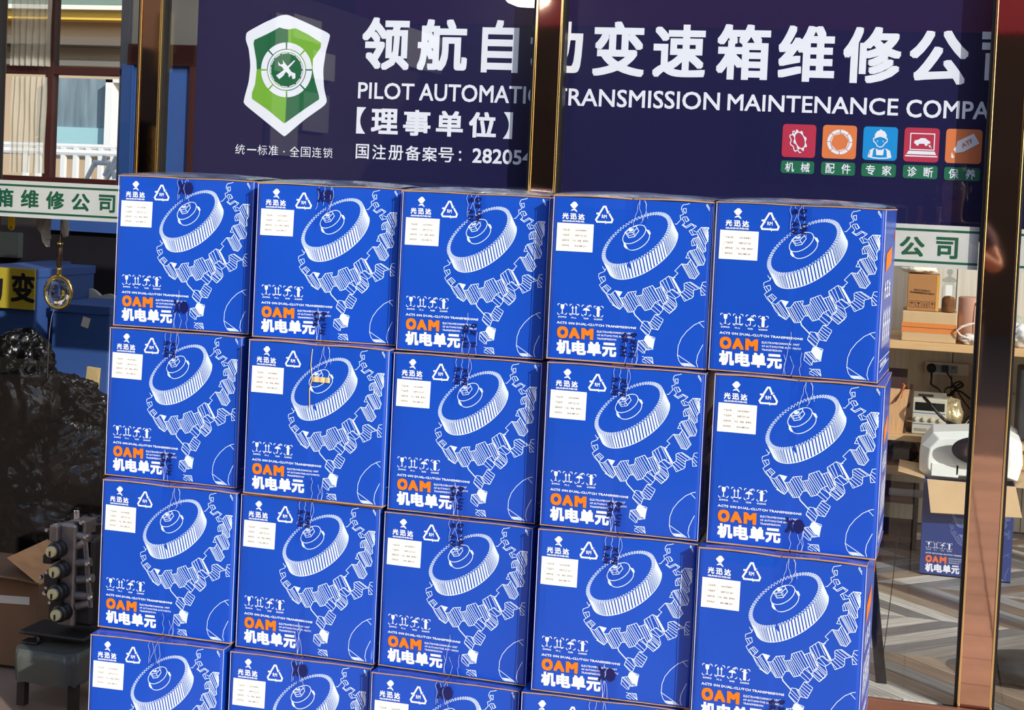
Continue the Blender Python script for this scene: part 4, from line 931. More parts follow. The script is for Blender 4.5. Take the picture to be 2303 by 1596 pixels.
# things standing outside at the foot of the left pane
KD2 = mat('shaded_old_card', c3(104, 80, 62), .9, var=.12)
x0_, z1 = XZ(-60, 1235, -.15); x1_ = XZ(128, 1300, -.3)[0]
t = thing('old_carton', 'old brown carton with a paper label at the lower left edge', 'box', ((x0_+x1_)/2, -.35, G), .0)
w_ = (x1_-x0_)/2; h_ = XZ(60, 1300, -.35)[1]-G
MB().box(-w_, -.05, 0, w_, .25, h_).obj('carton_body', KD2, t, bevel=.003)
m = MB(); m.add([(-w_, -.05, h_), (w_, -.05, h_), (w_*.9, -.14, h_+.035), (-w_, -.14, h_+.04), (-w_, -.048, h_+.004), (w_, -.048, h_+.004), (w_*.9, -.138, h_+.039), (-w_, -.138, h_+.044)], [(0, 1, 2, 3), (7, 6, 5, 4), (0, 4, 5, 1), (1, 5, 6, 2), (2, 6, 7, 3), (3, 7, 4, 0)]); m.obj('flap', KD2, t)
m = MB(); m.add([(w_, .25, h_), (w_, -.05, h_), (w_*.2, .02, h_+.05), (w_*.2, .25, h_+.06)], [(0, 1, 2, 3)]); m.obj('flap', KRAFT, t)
ly = XZ(30, 1350, -.41); MB().box(-.09, -.002, -.012, .05, 0, .012, T=Matrix.Rotation(-.05, 4, 'Y')).obj('paper_label', mat('dim_paper', c3(176, 178, 180), .6), t, loc=(ly[0]-t.location.x, -.051, min(ly[1]-G, h_*.8)))
# low stool wrapped in film
sx0, sz = XZ(66, 1470, -.62); sx1 = XZ(208, 1470, -.62)[0]; SZ = XZ(140, 1445, -.62)[1]
t = thing('wrapped_stool', 'low stool wrapped in grey plastic film under the metal casting', 'stool', ((sx0+sx1)/2, -.58, G)); w_ = (sx1-sx0)/2
FILM = mat('grey_film', c3(74, 78, 76), .3, bump=.6, bscale=14)
h_ = SZ-G
m = MB()
for j, (hh, k) in enumerate(((h_, .97), (h_, 1.0), (h_-.03, 1.03), (h_-.085, .98))):
    for i in range(40):
        a_ = 2*pi*i/40; s_ = lambda v: math.copysign(abs(v)**.35, v); wv = 1+.03*sin(a_*9)*(j/2)
        m.v.append((s_(cos(a_))*w_*k*wv, s_(sin(a_))*.14*k*wv, hh-(.012*abs(sin(i*1.1)) if j == 3 else 0)))
for j in range(3):
    for i in range(40): m.f.append((j*40+i, j*40+(i+1) % 40, (j+1)*40+(i+1) % 40, (j+1)*40+i)); m.mi.append(0)
m.f.append(tuple(range(40))); m.mi.append(0)
m.obj('film_cover', FILM, t, smooth=True)
for ax in (-1, 1):
    for ay in (-1, 1): MB().box(ax*w_*.8-.012, ay*.1-.012, 0, ax*w_*.8+.012, ay*.1+.012, h_-.01).obj('leg', mat('dark_wood', c3(40, 32, 28), .7), t)
# transmission valve body standing on it
px = lambda X_, Y_: XZ(60+X_/4.31, 1140+Y_/4.31, -.6)
ox, oz = px(430, 1240); t = thing('valve_body', 'cast metal transmission valve body with four round solenoids standing upright', 'machine part', (ox, -.6, SZ+.012))
def vb(name, m_, X0, Y0, X1, Y1, y0, y1, bev=.004):
    a_, b_ = px(X0, Y0); c_, d_ = px(X1, Y1); return MB().box(a_-ox, y0, d_-SZ, c_-ox, y1, b_-SZ).obj(name, m_, t, bevel=bev)
def vt(name, m_, X0, Y0, X1, Y1, r, y0=0, y1=None, n=14):
    a_, b_ = px(X0, Y0); c_, d_ = px(X1, Y1); y1 = y0 if y1 is None else y1
    return MB().tube([(a_-ox, y0, b_-SZ), (c_-ox, y1, d_-SZ)], r, n).obj(name, m_, t, bevel=.002)
o0 = px(430, 1255)[1]
vb('base_plate', STEELD, 30, 1180, 660, 1300, -.06, .07); vb('base_plate', STEELD, 70, 1270, 230, 1312, -.075, -.03)
vb('main_casting', STEEL, 375, 175, 500, 1190, -.03, .05, .008); vb('rear_casting', STEELD, 480, 330, 640, 1200, -.01, .06, .01)
vb('upper_bracket', STEEL, 310, 180, 385, 350, -.05, .0); vb('upper_bracket', STEEL, 480, 150, 600, 185, -.02, .04); vb('upper_bracket', STEEL, 575, 160, 600, 300, -.02, .04); vb('upper_bracket', STEEL, 480, 275, 600, 300, -.02, .04)
vb('connector_block', mat('black_connector', c3(28, 28, 30), .5), 245, 460, 330, 560, -.05, .0); vb('connector_block', STEELD, 245, 640, 370, 800, -.045, .01); vb('connector_block', STEELD, 285, 860, 400, 1100, -.04, .02)
vt('top_stud', CHROME, 470, 70, 470, 170, .0045); vt('top_stud', CHROME, 497, 70, 497, 170, .0035)
CREAM = mat('cream_plastic_cap', c3(196, 192, 150), .5)
for (X_, Y_) in ((345, 415), (375, 610), (360, 820), (390, 1020)):
    a_, b_ = px(X_, Y_); T_ = Matrix.Rotation(-.05, 4, 'Z')
    s_ = MB().lathe([(.021, 0.02), (.024, .0), (.024, -.01), (.021, -.013), (.024, -.017), (.024, -.03), (.019, -.034), (.019, -.04), (.016, -.042)], axis='y', n=22, T=T_).obj('solenoid', STEELD, t, smooth=False, loc=(a_-ox+.012, -.03, b_-SZ))
    MB().lathe([(.0155, -.04), (.0155, -.05), (.014, -.052)], axis='y', n=20, T=T_).obj('solenoid_cap', CREAM, s_)
    MB().box(-.002, -.054, -.012, .003, -.05, .003, T=T_).obj('cap_slot', BLACK, s_)
for (X0, Y0, X1, Y1) in ((520, 300, 640, 330), (500, 420, 600, 370), (500, 570, 650, 560), (520, 730, 670, 715), (500, 880, 650, 890), (510, 990, 640, 960)): vt('cylinder_boss', STEEL, X0, Y0, X1, Y1, .013, -.015)
for (X_, Y_) in ((600, 165), (640, 300), (655, 560), (665, 715), (680, 885), (270, 235), (210, 690), (245, 840), (345, 190), (270, 640), (265, 785), (300, 930), (90, 1295), (195, 1275)):
    a_, b_ = px(X_, Y_); MB().lathe([(.0065, 0), (.0065, -.008), (.005, -.01)], axis='y', n=6).obj('bolt', CHROME, t, loc=(a_-ox, -.035, b_-SZ))
for dx in (0, 22): vt('rear_rod', STEEL, 590+dx, 350, 640+dx, 1000, .0045, -.02)

# ------------------------------------------------------------------ shop interior, right bay
SFY = 2.0                       # front edge of the shelves
def ztop(py, px_=2100): return XZ(px_, py, SFY)[1]
zs1 = ztop(771); zs1b = ztop(789)
t = thing('shelf_board', 'pale wooden shelf board carrying the brown cartons and glass jar', 'shelf', (.2, SFY, zs1b))
MB().box(-.95, 0, 0, 1.2, .58, zs1-zs1b).obj('board', WOODL, t, bevel=.002)
for x_ in (-.8, 1.0): MB().box(x_, .05, -.14, x_+.02, .58, 0).obj('bracket', STEELD, t)
zs2 = ztop(977, 2040); zs2b = ztop(990, 2040)
t = thing('workbench', 'pale wooden workbench board under the power supply', 'bench', (.1, SFY-.03, FL))
MB().box(-.95, 0, zs2b-FL, 1.2, .58, zs2-FL).obj('bench_top', WOODL, t, bevel=.002)
for x_ in (-.9, 1.1): 
    for y_ in (.02, .52): MB().box(x_, y_, 0, x_+.04, y_+.04, zs2b-FL).obj('leg', KDARK, t)
zs3 = ztop(1047, 2020); zs3b = ztop(1066, 2020)
MB().box(-.89, .01, zs3b-FL, 1.09, .55, zs3-FL).obj('lower_shelf', WOODL, t, bevel=.002)
# brown carton with handling marks
Y = 2.04; x0_, _ = XZ(2041, 650, Y); x1_ = XZ(2113, 650, Y)[0]; z0 = XZ(2075, 699, Y)[1]; z1 = XZ(2075, 617, Y)[1]
xx0, _ = XZ(2028, 735, 2.02); xx1 = XZ(2151, 735, 2.02)[0]; h1 = z0-zs1
t = thing('taped_carton', 'low kraft carton with an orange tape band on the shelf', 'box', ((xx0+xx1)/2, 2.02, zs1)); w_ = (xx1-xx0)/2
MB().box(-w_, 0, 0, w_, .3, h1-.001).obj('carton_body', KRAFT2, t, bevel=.004)
MB().box(-w_-.0006, -.0008, h1*.3, w_+.0006, .0, h1*.62).obj('tape_band', mat('orange_tape', c3(222, 138, 78), .35, bump=.2, bscale=30), t)
MB().box(-w_, -.0016, h1*.46, w_, -.0008, h1*.475).obj('tape_seam', KDARK, t)
t = thing('marked_carton', 'small brown carton with black handling marks on top of the taped carton', 'box', ((x0_+x1_)/2, Y, z0)); w_ = (x1_-x0_)/2; h2 = z1-z0
MB().box(-w_, 0, 0, w_, .17, h2).obj('carton_body', mat('mid_kraft', c3(176, 126, 80), .8, var=.08), t, bevel=.003)
MB().box(w_-.012, -.0008, 0.002, w_, -.0001, h2-.002).obj('bright_edge', mat('bright_edge_amber', c3(222, 166, 84), .3), t)  # brightly lit right edge painted as an amber strip
P = Print(lambda x, z: (x, -.001, z))
P.text('精密变速箱配件', (-w_*.6, h2*.6), (w_*.45, h2*.58), (w_*.45, h2*.52), (-w_*.6, h2*.54), 0, 1)
P.text('TRANSMISSION PARTS', (-w_*.85, h2*.53), (w_*.7, h2*.5), (w_*.7, h2*.45), (-w_*.85, h2*.48), .02, 1)
for k in range(4):
    a_ = -w_*.85+k*w_*.43; P.line([(a_, h2*.1), (a_, h2*.27), (a_+w_*.33, h2*.26), (a_+w_*.33, h2*.09), (a_, h2*.1)], .0009)
    cx_ = a_+w_*.165
    if k in (0, 3): P.poly([(cx_-.008, h2*.2), (cx_, h2*.235), (cx_+.008, h2*.2)]); P.line([(cx_, h2*.2), (cx_, h2*.13)], .001)
    if k == 1: P.poly([(cx_-.006, h2*.23), (cx_+.006, h2*.23), (cx_, h2*.17)]); P.line([(cx_, h2*.18), (cx_, h2*.12)], .0014); P.line([(cx_-.005, h2*.12), (cx_+.005, h2*.12)], .001)
    if k == 2:
        for d in (-.004, .004): P.line([(cx_+d, h2*.12), (cx_+d, h2*.22)], .002)
P.m.obj('handling_marks', INK_K, t)
# folded white cloth on it
def lump(name, lab, cat, c_, r, m_, seed=1, k=.25, sub=4, flat=None, group=None):
    import bmesh
    b = bmesh.new(); bmesh.ops.create_icosphere(b, subdivisions=sub, radius=1)
    for v in b.verts:
        n_ = v.co.copy(); q_ = 1+k*noise.noise(n_*1.6+Vector((seed, 0, 0)))-k*.8*abs(noise.noise(n_*4+Vector((0, seed, 0))))
        v.co = Vector((n_.x*r[0]*q_, n_.y*r[1]*q_, n_.z*r[2]*q_))
    lo_ = min(v.co.z for v in b.verts)
    for v in b.verts: v.co.z -= lo_
    me = bpy.data.meshes.new(name); b.to_mesh(me); b.free(); me.materials.append(m_); me.polygons.foreach_set('use_smooth', [True]*len(me.polygons))
    o = bpy.data.objects.new(name, me); COL.objects.link(o); o.location = c_; tag(o, lab, cat, group); return o
CL = mat('white_cloth', c3(240, 240, 226), .85, bump=.4, bscale=80)
lump('folded_cloth', 'folded white cloth lying on the small marked carton', 'cloth', ((x0_+x1_)/2-.028, Y+.07, z1), (.085, .07, .022), CL, 3, .3)
# glass jar
jx = XZ(2134, 660, 2.06)[0]; jz = zs1+h1-.001
t = thing('glass_jar', 'lidded glass jar half filled with brown powder beside the marked carton', 'jar', (jx, 2.06, jz))
JG = glass_mat('jar_glass', (.94, .97, .97, 1), 1.5); hj = XZ(2134, 605, 2.06)[1]-jz
MB().lathe([(.026, 0), (.028, .004), (.028, hj*.55), (.02, hj*.66), (.019, hj*.7)], n=24).obj('jar_body', JG, t, smooth=True)
MB().lathe([(.0255, .003), (.0262, .006), (.0262, hj*.3), (.02, hj*.36), (.005, hj*.38)], n=24).obj('powder', mat('brown_powder', c3(124, 78, 44), .9, var=.3, vscale=40), t, smooth=True)
MB().lathe([(.026, hj*.71), (.028, hj*.72), (.028, hj*.76), (.018, hj*.8), (.006, hj*.83), (.006, hj*.87), (.012, hj*.91), (.012, hj*.97), (.004, hj*1.0)], n=20).obj('lid', glass_mat('lid_glass', (.8, .84, .88, 1), 1.6), t, smooth=True)
MB().box(-.014, -.0292, hj*.4, .012, -.0282, hj*.64).obj('jar_label', mat('white_label', c3(235, 240, 245), .5), t)
# pink canister and carrier bag
cx_ = XZ(2188, 700, 2.1)[0]; hz = XZ(2188, 668, 2.1)[1]-zs1
t = thing('gift_box', 'dusty pink cylindrical gift box with a bow-less seam, right of the taped carton', 'box', (cx_, 2.1, zs1))
t['label'] = 'dusty pink round canister right of the taped carton'; t['category'] = 'canister'; t.name = 'pink_canister'
PINK = mat('dusty_pink', c3(206, 158, 138), .5, bump=.1, bscale=20)
MB().lathe([(.056, 0), (.059, .004), (.059, hz-.004), (.055, hz)], n=32).obj('canister_body', PINK, t, smooth=True)
MB().tube([(0.004, -.0595, hz*.85), (.003, -.061, hz*.5), (.004, -.0595, hz*.1)], .0016, 5).obj('seam', mat('pink_seam', c3(150, 104, 88), .6), t)
P = Print(lambda x, z: (x, -.0606, z)); P.poly([(.006, hz*.9), (.022, hz*.9), (.022, hz*.84), (.006, hz*.84)]); P.m.obj('small_badge', INK_K, t)
WB = mat('white_bag_film', c3(236, 228, 222), .35, bump=.4, bscale=30)
lump('carrier_bag', 'crumpled white carrier bag in front of the pink canister', 'bag', (XZ(2190, 750, 1.99)[0], 2.02, zs1), (.05, .022, .022), WB, 5, .4)
t = bpy.data.objects['carrier_bag']; a_ = [XZ(x_, y_, 1.95) for x_, y_ in ((2153, 745), (2163, 737), (2180, 731), (2198, 728))]
MB().tube([(p[0]-t.location.x, -.02, p[1]-zs1) for p in a_], [.003, .005, .005, .003], 6).obj('handle', WB, t); a_ = [XZ(x_, y_, 1.95) for x_, y_ in ((2153, 746), (2160, 755), (2170, 760), (2182, 764))]
MB().tube([(p[0]-t.location.x, -.02, p[1]-zs1) for p in a_], [.003, .004, .004, .003], 6).obj('handle', WB, t)
lump('paper_pile', 'crumpled white paper pile on the shelf right of the rightmost post', 'paper', (XZ(2300, 755, 2.02)[0], 2.05, zs1), (.07, .05, .045), mat('crumpled_paper', c3(238, 240, 244), .7, bump=.5, bscale=20), 8, .35)
lump('glass_ashtray', 'cut glass bowl shape behind the crumpled paper', 'bowl', (XZ(2292, 730, 2.2)[0], 2.25, zs1), (.06, .05, .06), mat('greenish_glass', c3(190, 192, 176), .15, bump=.4, bscale=40), 9, .1)
# power strip on the wall panel
Y = 2.535; a_, z1_ = XZ(2081, 812, Y); c_, z0_ = XZ(2178, 846, Y)
t = thing('power_strip', 'white power strip fixed to the wall panel below the shelf', 'power strip', ((a_+c_)/2, Y, (z0_+z1_)/2)); w_ = (c_-a_)/2; h_ = .026
MB().box(-w_, -.012, -h_, w_, .012, h_).obj('strip_body', WHITEP, t, bevel=.004)
for k, fx in enumerate((-.55, -.1, .3)):
    MB().box(w_*fx-.018, -.0135, -.018, w_*fx+.018, -.012, .018).obj('socket_face', mat('pale_blue_socket', c3(140, 170, 200), .4), t, bevel=.001)
    if k == 2: MB().box(w_*fx-.008, -.0145, .004, w_*fx-.004, -.013, .011).box(w_*fx-.002, -.0145, .004, w_*fx+.002, -.013, .011).box(w_*fx+.004, -.0145, .004, w_*fx+.008, -.013, .011).obj('socket_slots', BLACK, t)
# plugs with cables
def cable(lab, pts, Y0, r=.0032, plug=None, m_=BLACK, name='power_cable', n=6):
    P_ = []
    for p in pts:
        y_ = p[2] if len(p) > 2 else Y0; x_, z_ = XZ(p[0], p[1], y_); P_.append(Vector((x_, y_, z_)))
    S_ = []
    for i in range(len(P_)-1):
        p0 = P_[max(i-1, 0)]; p1 = P_[i]; p2 = P_[i+1]; p3 = P_[min(i+2, len(P_)-1)]
        for k in range(5):
            u = k/5; S_.append(.5*((2*p1)+(p2-p0)*u+(2*p0-5*p1+4*p2-p3)*u*u+(3*p1-p0-3*p2+p3)*u**3))
    S_.append(P_[-1]); o_ = S_[0].copy()
    t = thing(name, lab, 'cable', tuple(o_)); MB().tube([tuple(p-o_) for p in S_], r, n).obj('cord', m_, t, smooth=True)
    if plug == 'round': MB().lathe([(.02, .0), (.02, -.02), (.014, -.026)], axis='y', n=18, c=(0, -.0, 0)).obj('plug', BLACK, t)
    if plug == 'square': MB().box(-.013, -.024, -.014, .013, 0, .014).obj('plug', BLACK, t, bevel=.003)
    return t
cable('black cable with a round plug in the left socket of the power strip', [(2095, 827, 2.52), (2095, 848, 2.5), (2094, 862, 2.49), (2100, 868, 2.45), (2110, 874, 2.4), (2118, 885, 2.3), (2124, 897, 2.2)], 2.5, .0045, 'round')
cable('black cable with a square plug in the second socket of the power strip', [(2126, 828, 2.52), (2130, 838, 2.5), (2138, 850, 2.47), (2142, 862, 2.45), (2150, 873, 2.4), (2160, 890, 2.35), (2172, 908, 2.3), (2182, 922, 2.28), (2181, 935, 2.26), (2170, 944, 2.24)], 2.5, .003, 'square')
cable('bundled black cable loops tied in a bow below the power strip', [(2140, 868, 2.42), (2150, 860), (2160, 858), (2165, 865), (2155, 872), (2142, 870), (2130, 872), (2124, 880), (2126, 888), (2138, 886), (2146, 876), (2150, 868), (2163, 862), (2166, 868), (2150, 876), (2140, 890), (2134, 892), (2142, 880), (2160, 880), (2180, 895), (2194, 905)], 2.42, .004)
cable('thin black cable hanging to the left of the loops', [(2143, 882), (2150, 900), (2158, 918), (2164, 932), (2155, 935), (2150, 942), (2160, 946, 2.2)], 2.38, .0028)
cable('thick black test lead running across the power supply', [(2078, 893, 2.0), (2088, 904, 1.93), (2100, 918, 1.92), (2115, 935, 1.92), (2128, 946, 1.92), (2150, 955, 1.95), (2190, 962, 2.0)], 1.92, .007)
cable('pale green wire curling beside the red clip', [(2128, 970, 1.95), (2145, 967, 1.95), (2160, 960, 1.95), (2172, 952, 1.95), (2178, 944, 2.0)], 1.95, .0016, m_=mat('pale_green_wire', c3(150, 196, 168), .5))
cable('grey conduit crossing the wall panel right of the rightmost post', [(2262, 876), (2280, 884), (2303, 893), (2340, 905)], 2.53, .005, m_=mat('grey_conduit', c3(165, 165, 168), .5))
cable('white cord leaving the right end of the power strip', [(2178, 829, 2.53), (2186, 833, 2.53), (2200, 840, 2.53)], 2.53, .003, m_=WHITEP)
# bench power supply
Y = 2.05; x0_, z1_ = XZ(2054, 893, Y); x1_, z0_ = XZ(2126, 972, Y)
z0_ = zs2
t = thing('bench_power_supply', 'grey bench power supply with dark display and round knobs', 'power supply', ((x0_+x1_)/2, Y, z0_)); w_ = (x1_-x0_)/2; h_ = z1_-z0_
MB().box(-w_, 0, 0, w_, .22, h_).obj('case', mat('grey_enamel', c3(196, 194, 182), .45), t, bevel=.003)
MB().box(-w_*.98, .015, h_, w_*.98, .21, h_+.002).obj('top_panel', mat('dusty_metal', c3(170, 166, 158), .5, var=.3, vscale=30), t)
MB().box(-w_*.85, -.002, h_*.66, w_*.88, .001, h_*.88).obj('display', BLACK, t)
for z_ in (.58, .27): MB().box(-w_*.95, -.001, h_*z_, w_*.95, .001, h_*(z_+.02)).obj('blue_stripe', mat('stripe_blue', c3(70, 120, 180), .5), t)
for k in range(4): MB().lathe([(.0085, 0), (.0085, -.01), (.007, -.012)], axis='y', n=16).obj('knob', mat('ivory_knob', c3(206, 200, 182), .4), t, loc=(-w_*.75+k*w_*.47, 0, h_*.42))
MB().box(-w_*.85, -.0015, h_*.08, -w_*.1, .001, h_*.16).obj('name_plate', mat('plate_grey', c3(150, 148, 140), .5), t, bevel=.001)
for k in range(3): MB().box(-w_*.7, .04+k*.03, h_+.002, w_*.2, .05+k*.03, h_+.004).obj('vent', BLACK, t)
lump('silver_pouch', 'crumpled silver-beige foil pouch behind the power supply', 'pouch', (XZ(2142, 930, 2.2)[0], 2.2, zs2), (.045, .035, .07), mat('crumpled_foil', c3(196, 182, 146), .3, metal=.5, bump=.8, bscale=30), 12, .3)
lump('tangled_leads', 'black tangle of test leads on the bench', 'cable', (XZ(2165, 960, 2.05)[0], 2.12, zs2), (.09, .06, .022), mat('tangled_black', c3(20, 20, 22), .5, bump=.8, bscale=50), 14, .5)
m = MB().box(-.022, -.006, 0, .022, .006, .012, T=Matrix.Rotation(-.3, 4, 'Y')); x_, z_ = XZ(2125, 962, 1.96); t = m.obj('red_clip', mat('red_plastic', c3(200, 40, 56), .4), loc=(x_, 1.96, zs2+.008), bevel=.003); tag(t, 'red crocodile clip lying in front of the power supply', 'clip')
# wooden box at the left end of the bench
Y = 2.02; x0_ = XZ(1992, 930, Y)[0]; x1_, zt_ = XZ(2046, 876, Y)
t = thing('wooden_crate', 'light wooden crate with wires hanging over its edge, left on the bench', 'crate', ((x0_+x1_)/2, Y, zs2)); w_ = (x1_-x0_)/2; h_ = zt_-zs2
PW = mat('rough_plywood', c3(206, 164, 120), .75, var=.18, vscale=6, grain=(40, 12, 2))
m = MB(); m.add([(-w_, 0, 0), (w_*.55, 0, 0), (w_, 0, h_), (-w_, 0, h_), (-w_, .012, 0), (w_*.55, .012, 0), (w_, .012, h_), (-w_, .012, h_)], [(0, 1, 2, 3), (7, 6, 5, 4), (0, 4, 5, 1), (1, 5, 6, 2), (2, 6, 7, 3), (3, 7, 4, 0)]); m.obj('front_panel', PW, t)
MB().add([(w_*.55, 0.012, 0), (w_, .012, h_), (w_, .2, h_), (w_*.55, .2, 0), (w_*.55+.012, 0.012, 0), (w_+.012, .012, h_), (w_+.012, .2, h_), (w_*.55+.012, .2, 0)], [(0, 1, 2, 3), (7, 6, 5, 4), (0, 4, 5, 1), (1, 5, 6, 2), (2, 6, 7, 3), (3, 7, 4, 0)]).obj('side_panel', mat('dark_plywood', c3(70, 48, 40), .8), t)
MB().box(-w_, .19, 0, w_*.7, .2, h_*1.35).obj('back_panel', mat('dark_board', c3(72, 54, 50), .85), t)
for k, (c_, s_) in enumerate(((c3(214, 60, 60), 0), (c3(230, 190, 110), 1), (c3(40, 34, 36), 2), (c3(120, 60, 40), 3))):
    MB().tube([(w_*.1+.01*k, .05, h_*.9), (w_*.25+.008*k, .01, h_*1.12), (w_*.5+.004*k, -.006, h_*1.1), (w_*.3-.012*k, -.008, h_*(.8-.05*k))], .002, 6).obj('wire', mat('wire_%d' % k, c_, .5), t)
# right of the rightmost post
x_, z_ = XZ(2285, 1022, 2.0)
t = thing('corrugated_tray', 'ochre corrugated carton with a red base band right of the rightmost post', 'box', (x_+.12, 2.0, zs3))
h_ = XZ(2285, 993, 2.0)[1]-zs3; h_ = min(h_, zs2b-zs3-.004); MB().box(-.14, 0, h_*.25, .2, .2, h_).obj('corrugated_body', mat('ochre_corrugated', c3(200, 164, 96), .8, var=.2, grain=(80, 1, 1), vscale=2), t, bevel=.002); MB().box(-.14, -.001, 0, .2, .201, h_*.25).obj('red_band', mat('brick_red_card', c3(176, 96, 80), .7), t)
x_, z_ = XZ(2300, 950, 2.1); t = MB().box(-.02, 0, 0, .2, .25, .29).obj('grey_case', mat('slate_grey', c3(98, 104, 110), .5), loc=(x_-.0, 2.08, zs2), bevel=.01); tag(t, 'slate grey case at the right edge of the bench', 'case')
lump('rag_heap', 'grey rag on the bench right of the rightmost post', 'cloth', (XZ(2272, 968, 2.05)[0], 2.08, zs2), (.03, .04, .03), mat('grey_rag', c3(150, 146, 142), .8), 15, .3)
lump('dark_bag', 'dark bundle on the lower shelf left of the foam moulding', 'bag', (XZ(2032, 1030, 2.1)[0], 2.1, zs3), (.06, .06, .045), mat('dark_bundle', c3(36, 32, 40), .6, bump=.3), 17, .3)
# open blue carton on the floor with foam moulding
Y = 1.6; xl = XZ(2070, 1240, Y)[0]; xr = XZ(2276, 1240, Y)[0]; zb_ = FL
t = thing('open_carton', 'open blue carton with pale kraft flaps standing on the plank floor', 'box', ((xl+xr)/2, Y, FL), 0)
w_ = (xr-xl)/2; zt_ = XZ(2180, 1085, Y)[1]-FL; sx_ = 2*w_/BW
mlt = MB()
for a_ in ((-w_, 0, 0, w_, .005, zt_), (-w_, .325, 0, w_, .33, zt_), (-w_, .005, 0, -w_+.005, .325, zt_), (w_-.005, .005, 0, w_, .325, zt_), (-w_, 0, 0, w_, .33, .005)): mlt.box(*a_)
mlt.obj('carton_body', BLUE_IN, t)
def fl_(pts, m_=KRAFT2):
    n_ = (Vector(pts[1])-Vector(pts[0])).cross(Vector(pts[3])-Vector(pts[0])).normalized()*.004
    v_ = [Vector(p) for p in pts]; MB().add(v_+[p+n_ for p in v_], [(0, 1, 2, 3), (7, 6, 5, 4), (0, 4, 5, 1), (1, 5, 6, 2), (2, 6, 7, 3), (3, 7, 4, 0)]).obj('flap', m_, t)
p1 = XZ(2093, 1152, Y-.09); p2 = XZ(2299, 1164, Y-.09)
fl_([(-w_+.01, 0, zt_), (w_-.0, 0, zt_), (p2[0]-t.location.x, -.09, p2[1]-FL), (p1[0]-t.location.x, -.09, p1[1]-FL)])
fl_([(-w_, .005, zt_), (-w_, .325, zt_), (-w_-.1, .33, zt_+.01), (-w_-.1, .0, zt_+.02)])
fl_([(w_, .005, zt_), (w_, .325, zt_), (w_+.12, .33, zt_+.02), (w_+.12, .0, zt_+.0)])
P = Print(lambda x, y: (-w_+x*sx_, -.0008, .0+(BH+y)*1.0)); lettering(P); handling(P)
keep = [(f, mi) for f, mi in zip(P.m.f, P.m.mi) if max(P.m.v[i][2] for i in f) < zt_-.1]
P.m.f = [k_[0] for k_ in keep]; P.m.mi = [k_[1] for k_ in keep]; P.m.obj('white_lettering', SIGN_W, t)
P = Print(lambda x, y: (-w_+x*sx_, -.0008, .0+(BH+y)*1.0)); artwork(P)
keep = [(f, mi) for f, mi in zip(P.m.f, P.m.mi) if max(P.m.v[i][2] for i in f) < zt_-.02]
P.m.f = [k_[0] for k_ in keep]; P.m.mi = [k_[1] for k_ in keep]; P.m.obj('gear_artwork', mat('dull_blue_ink', c3(120, 140, 200), .5), t)  # duller ink than on the stacked cartons
P = Print(lambda x, y: (-w_+x*sx_, -.001, .0+(BH+y)*1.0))
for (tt, a, b, c, d) in (('O', (178, 662), (450, 672), (448, 950), (175, 945)), ('A', (455, 690), (722, 712), (722, 966), (455, 945)), ('M', (752, 706), (1052, 728), (1036, 994), (748, 968))): P.text(tt, cF(*a), cF(*b), cF(*c), cF(*d), .06, 3)
P.m.obj('orange_lettering', mat('dull_orange_ink', c3(230, 110, 60), .5), t)
FOAM = mat('white_foam', c3(240, 246, 246), .7, bump=.05)
m = MB(); oc = [(2067, 1035), (2072, 1003), (2098, 974), (2250, 970), (2300, 1000), (2302, 1050), (2290, 1086), (2088, 1080), (2067, 1060)]
P_ = [XZ(*p, Y+.03) for p in oc]; n = len(P_); cx_ = sum(p[0] for p in P_)/n; cz_ = sum(p[1] for p in P_)/n
zb2 = min(p[1] for p in P_)
ins = [((x-cx_)*.80, (z-cz_)*.78) for x, z in P_]
m.add([(x-cx_, .03, z-zb2) for x, z in P_]+[(x, -.01, z+cz_-zb2) for x, z in ins]+[(x-cx_, .24, z-zb2) for x, z in P_], [(i, (i+1) % n, n+(i+1) % n, n+i) for i in range(n)]+[tuple(range(n, 2*n))]+[(i, 2*n+i, 2*n+(i+1) % n, (i+1) % n) for i in range(n)]+[tuple(range(2*n, 3*n))[::-1]])
t = thing('foam_moulding', 'white faceted foam moulding sitting in the open carton', 'foam packaging', (cx_, Y+.04, zb2)); m.obj('foam_block', FOAM, t, bevel=.004)
MB().box(-.12, -.014, .02, -.02, -.008, .07).obj('raised_panel', FOAM, t, bevel=.002); MB().box(-.03, -.014, .03, .04, -.006, .1).obj('raised_panel', FOAM, t, bevel=.002)
x_, z_ = XZ(2187, 1012, Y-.02); t = thing('black_disc', 'round black disc leaning against the white foam moulding', 'disc', (x_+.02, Y-.03, z_))
MB().lathe([(.002, -.006), (.09, -.006), (.096, 0), (.09, .006), (.002, .006)], axis='y', n=40, T=Matrix.Rotation(.35, 4, 'X') @ Matrix.Diagonal((1, 1, .62, 1))).obj('disc', mat('black_rubber', c3(38, 36, 48), .5), t)
# leaning black strut, cord and dark mat seen through the right pane
a_, b_ = at(1945, 1180, Y=.25), at(1982, 1537, Y=.12)
t = thing('black_strut', 'flat black strut leaning behind the glass right of the stack', 'strut', (0, 0, 0)); m = MB()
A_, B_ = at(1940, 1200, Y=.3), at(1970, 1540, Y=.14); A2, B2 = at(1963, 1200, Y=.3), at(1994, 1540, Y=.14)
m.add([A_, A2, B2, B_, A_+Vector((0, .02, 0)), A2+Vector((0, .02, 0)), B2+Vector((0, .02, 0)), B_+Vector((0, .02, 0))], [(0, 1, 2, 3), (7, 6, 5, 4), (0, 4, 5, 1), (1, 5, 6, 2), (2, 6, 7, 3), (3, 7, 4, 0)]); m.obj('strut_bar', BLACK, t)
p_ = [at(x_, y_, Y=.03) for x_, y_ in ((2022, 1190), (2014, 1250), (2005, 1330), (1996, 1400), (1988, 1460), (1984, 1500))]
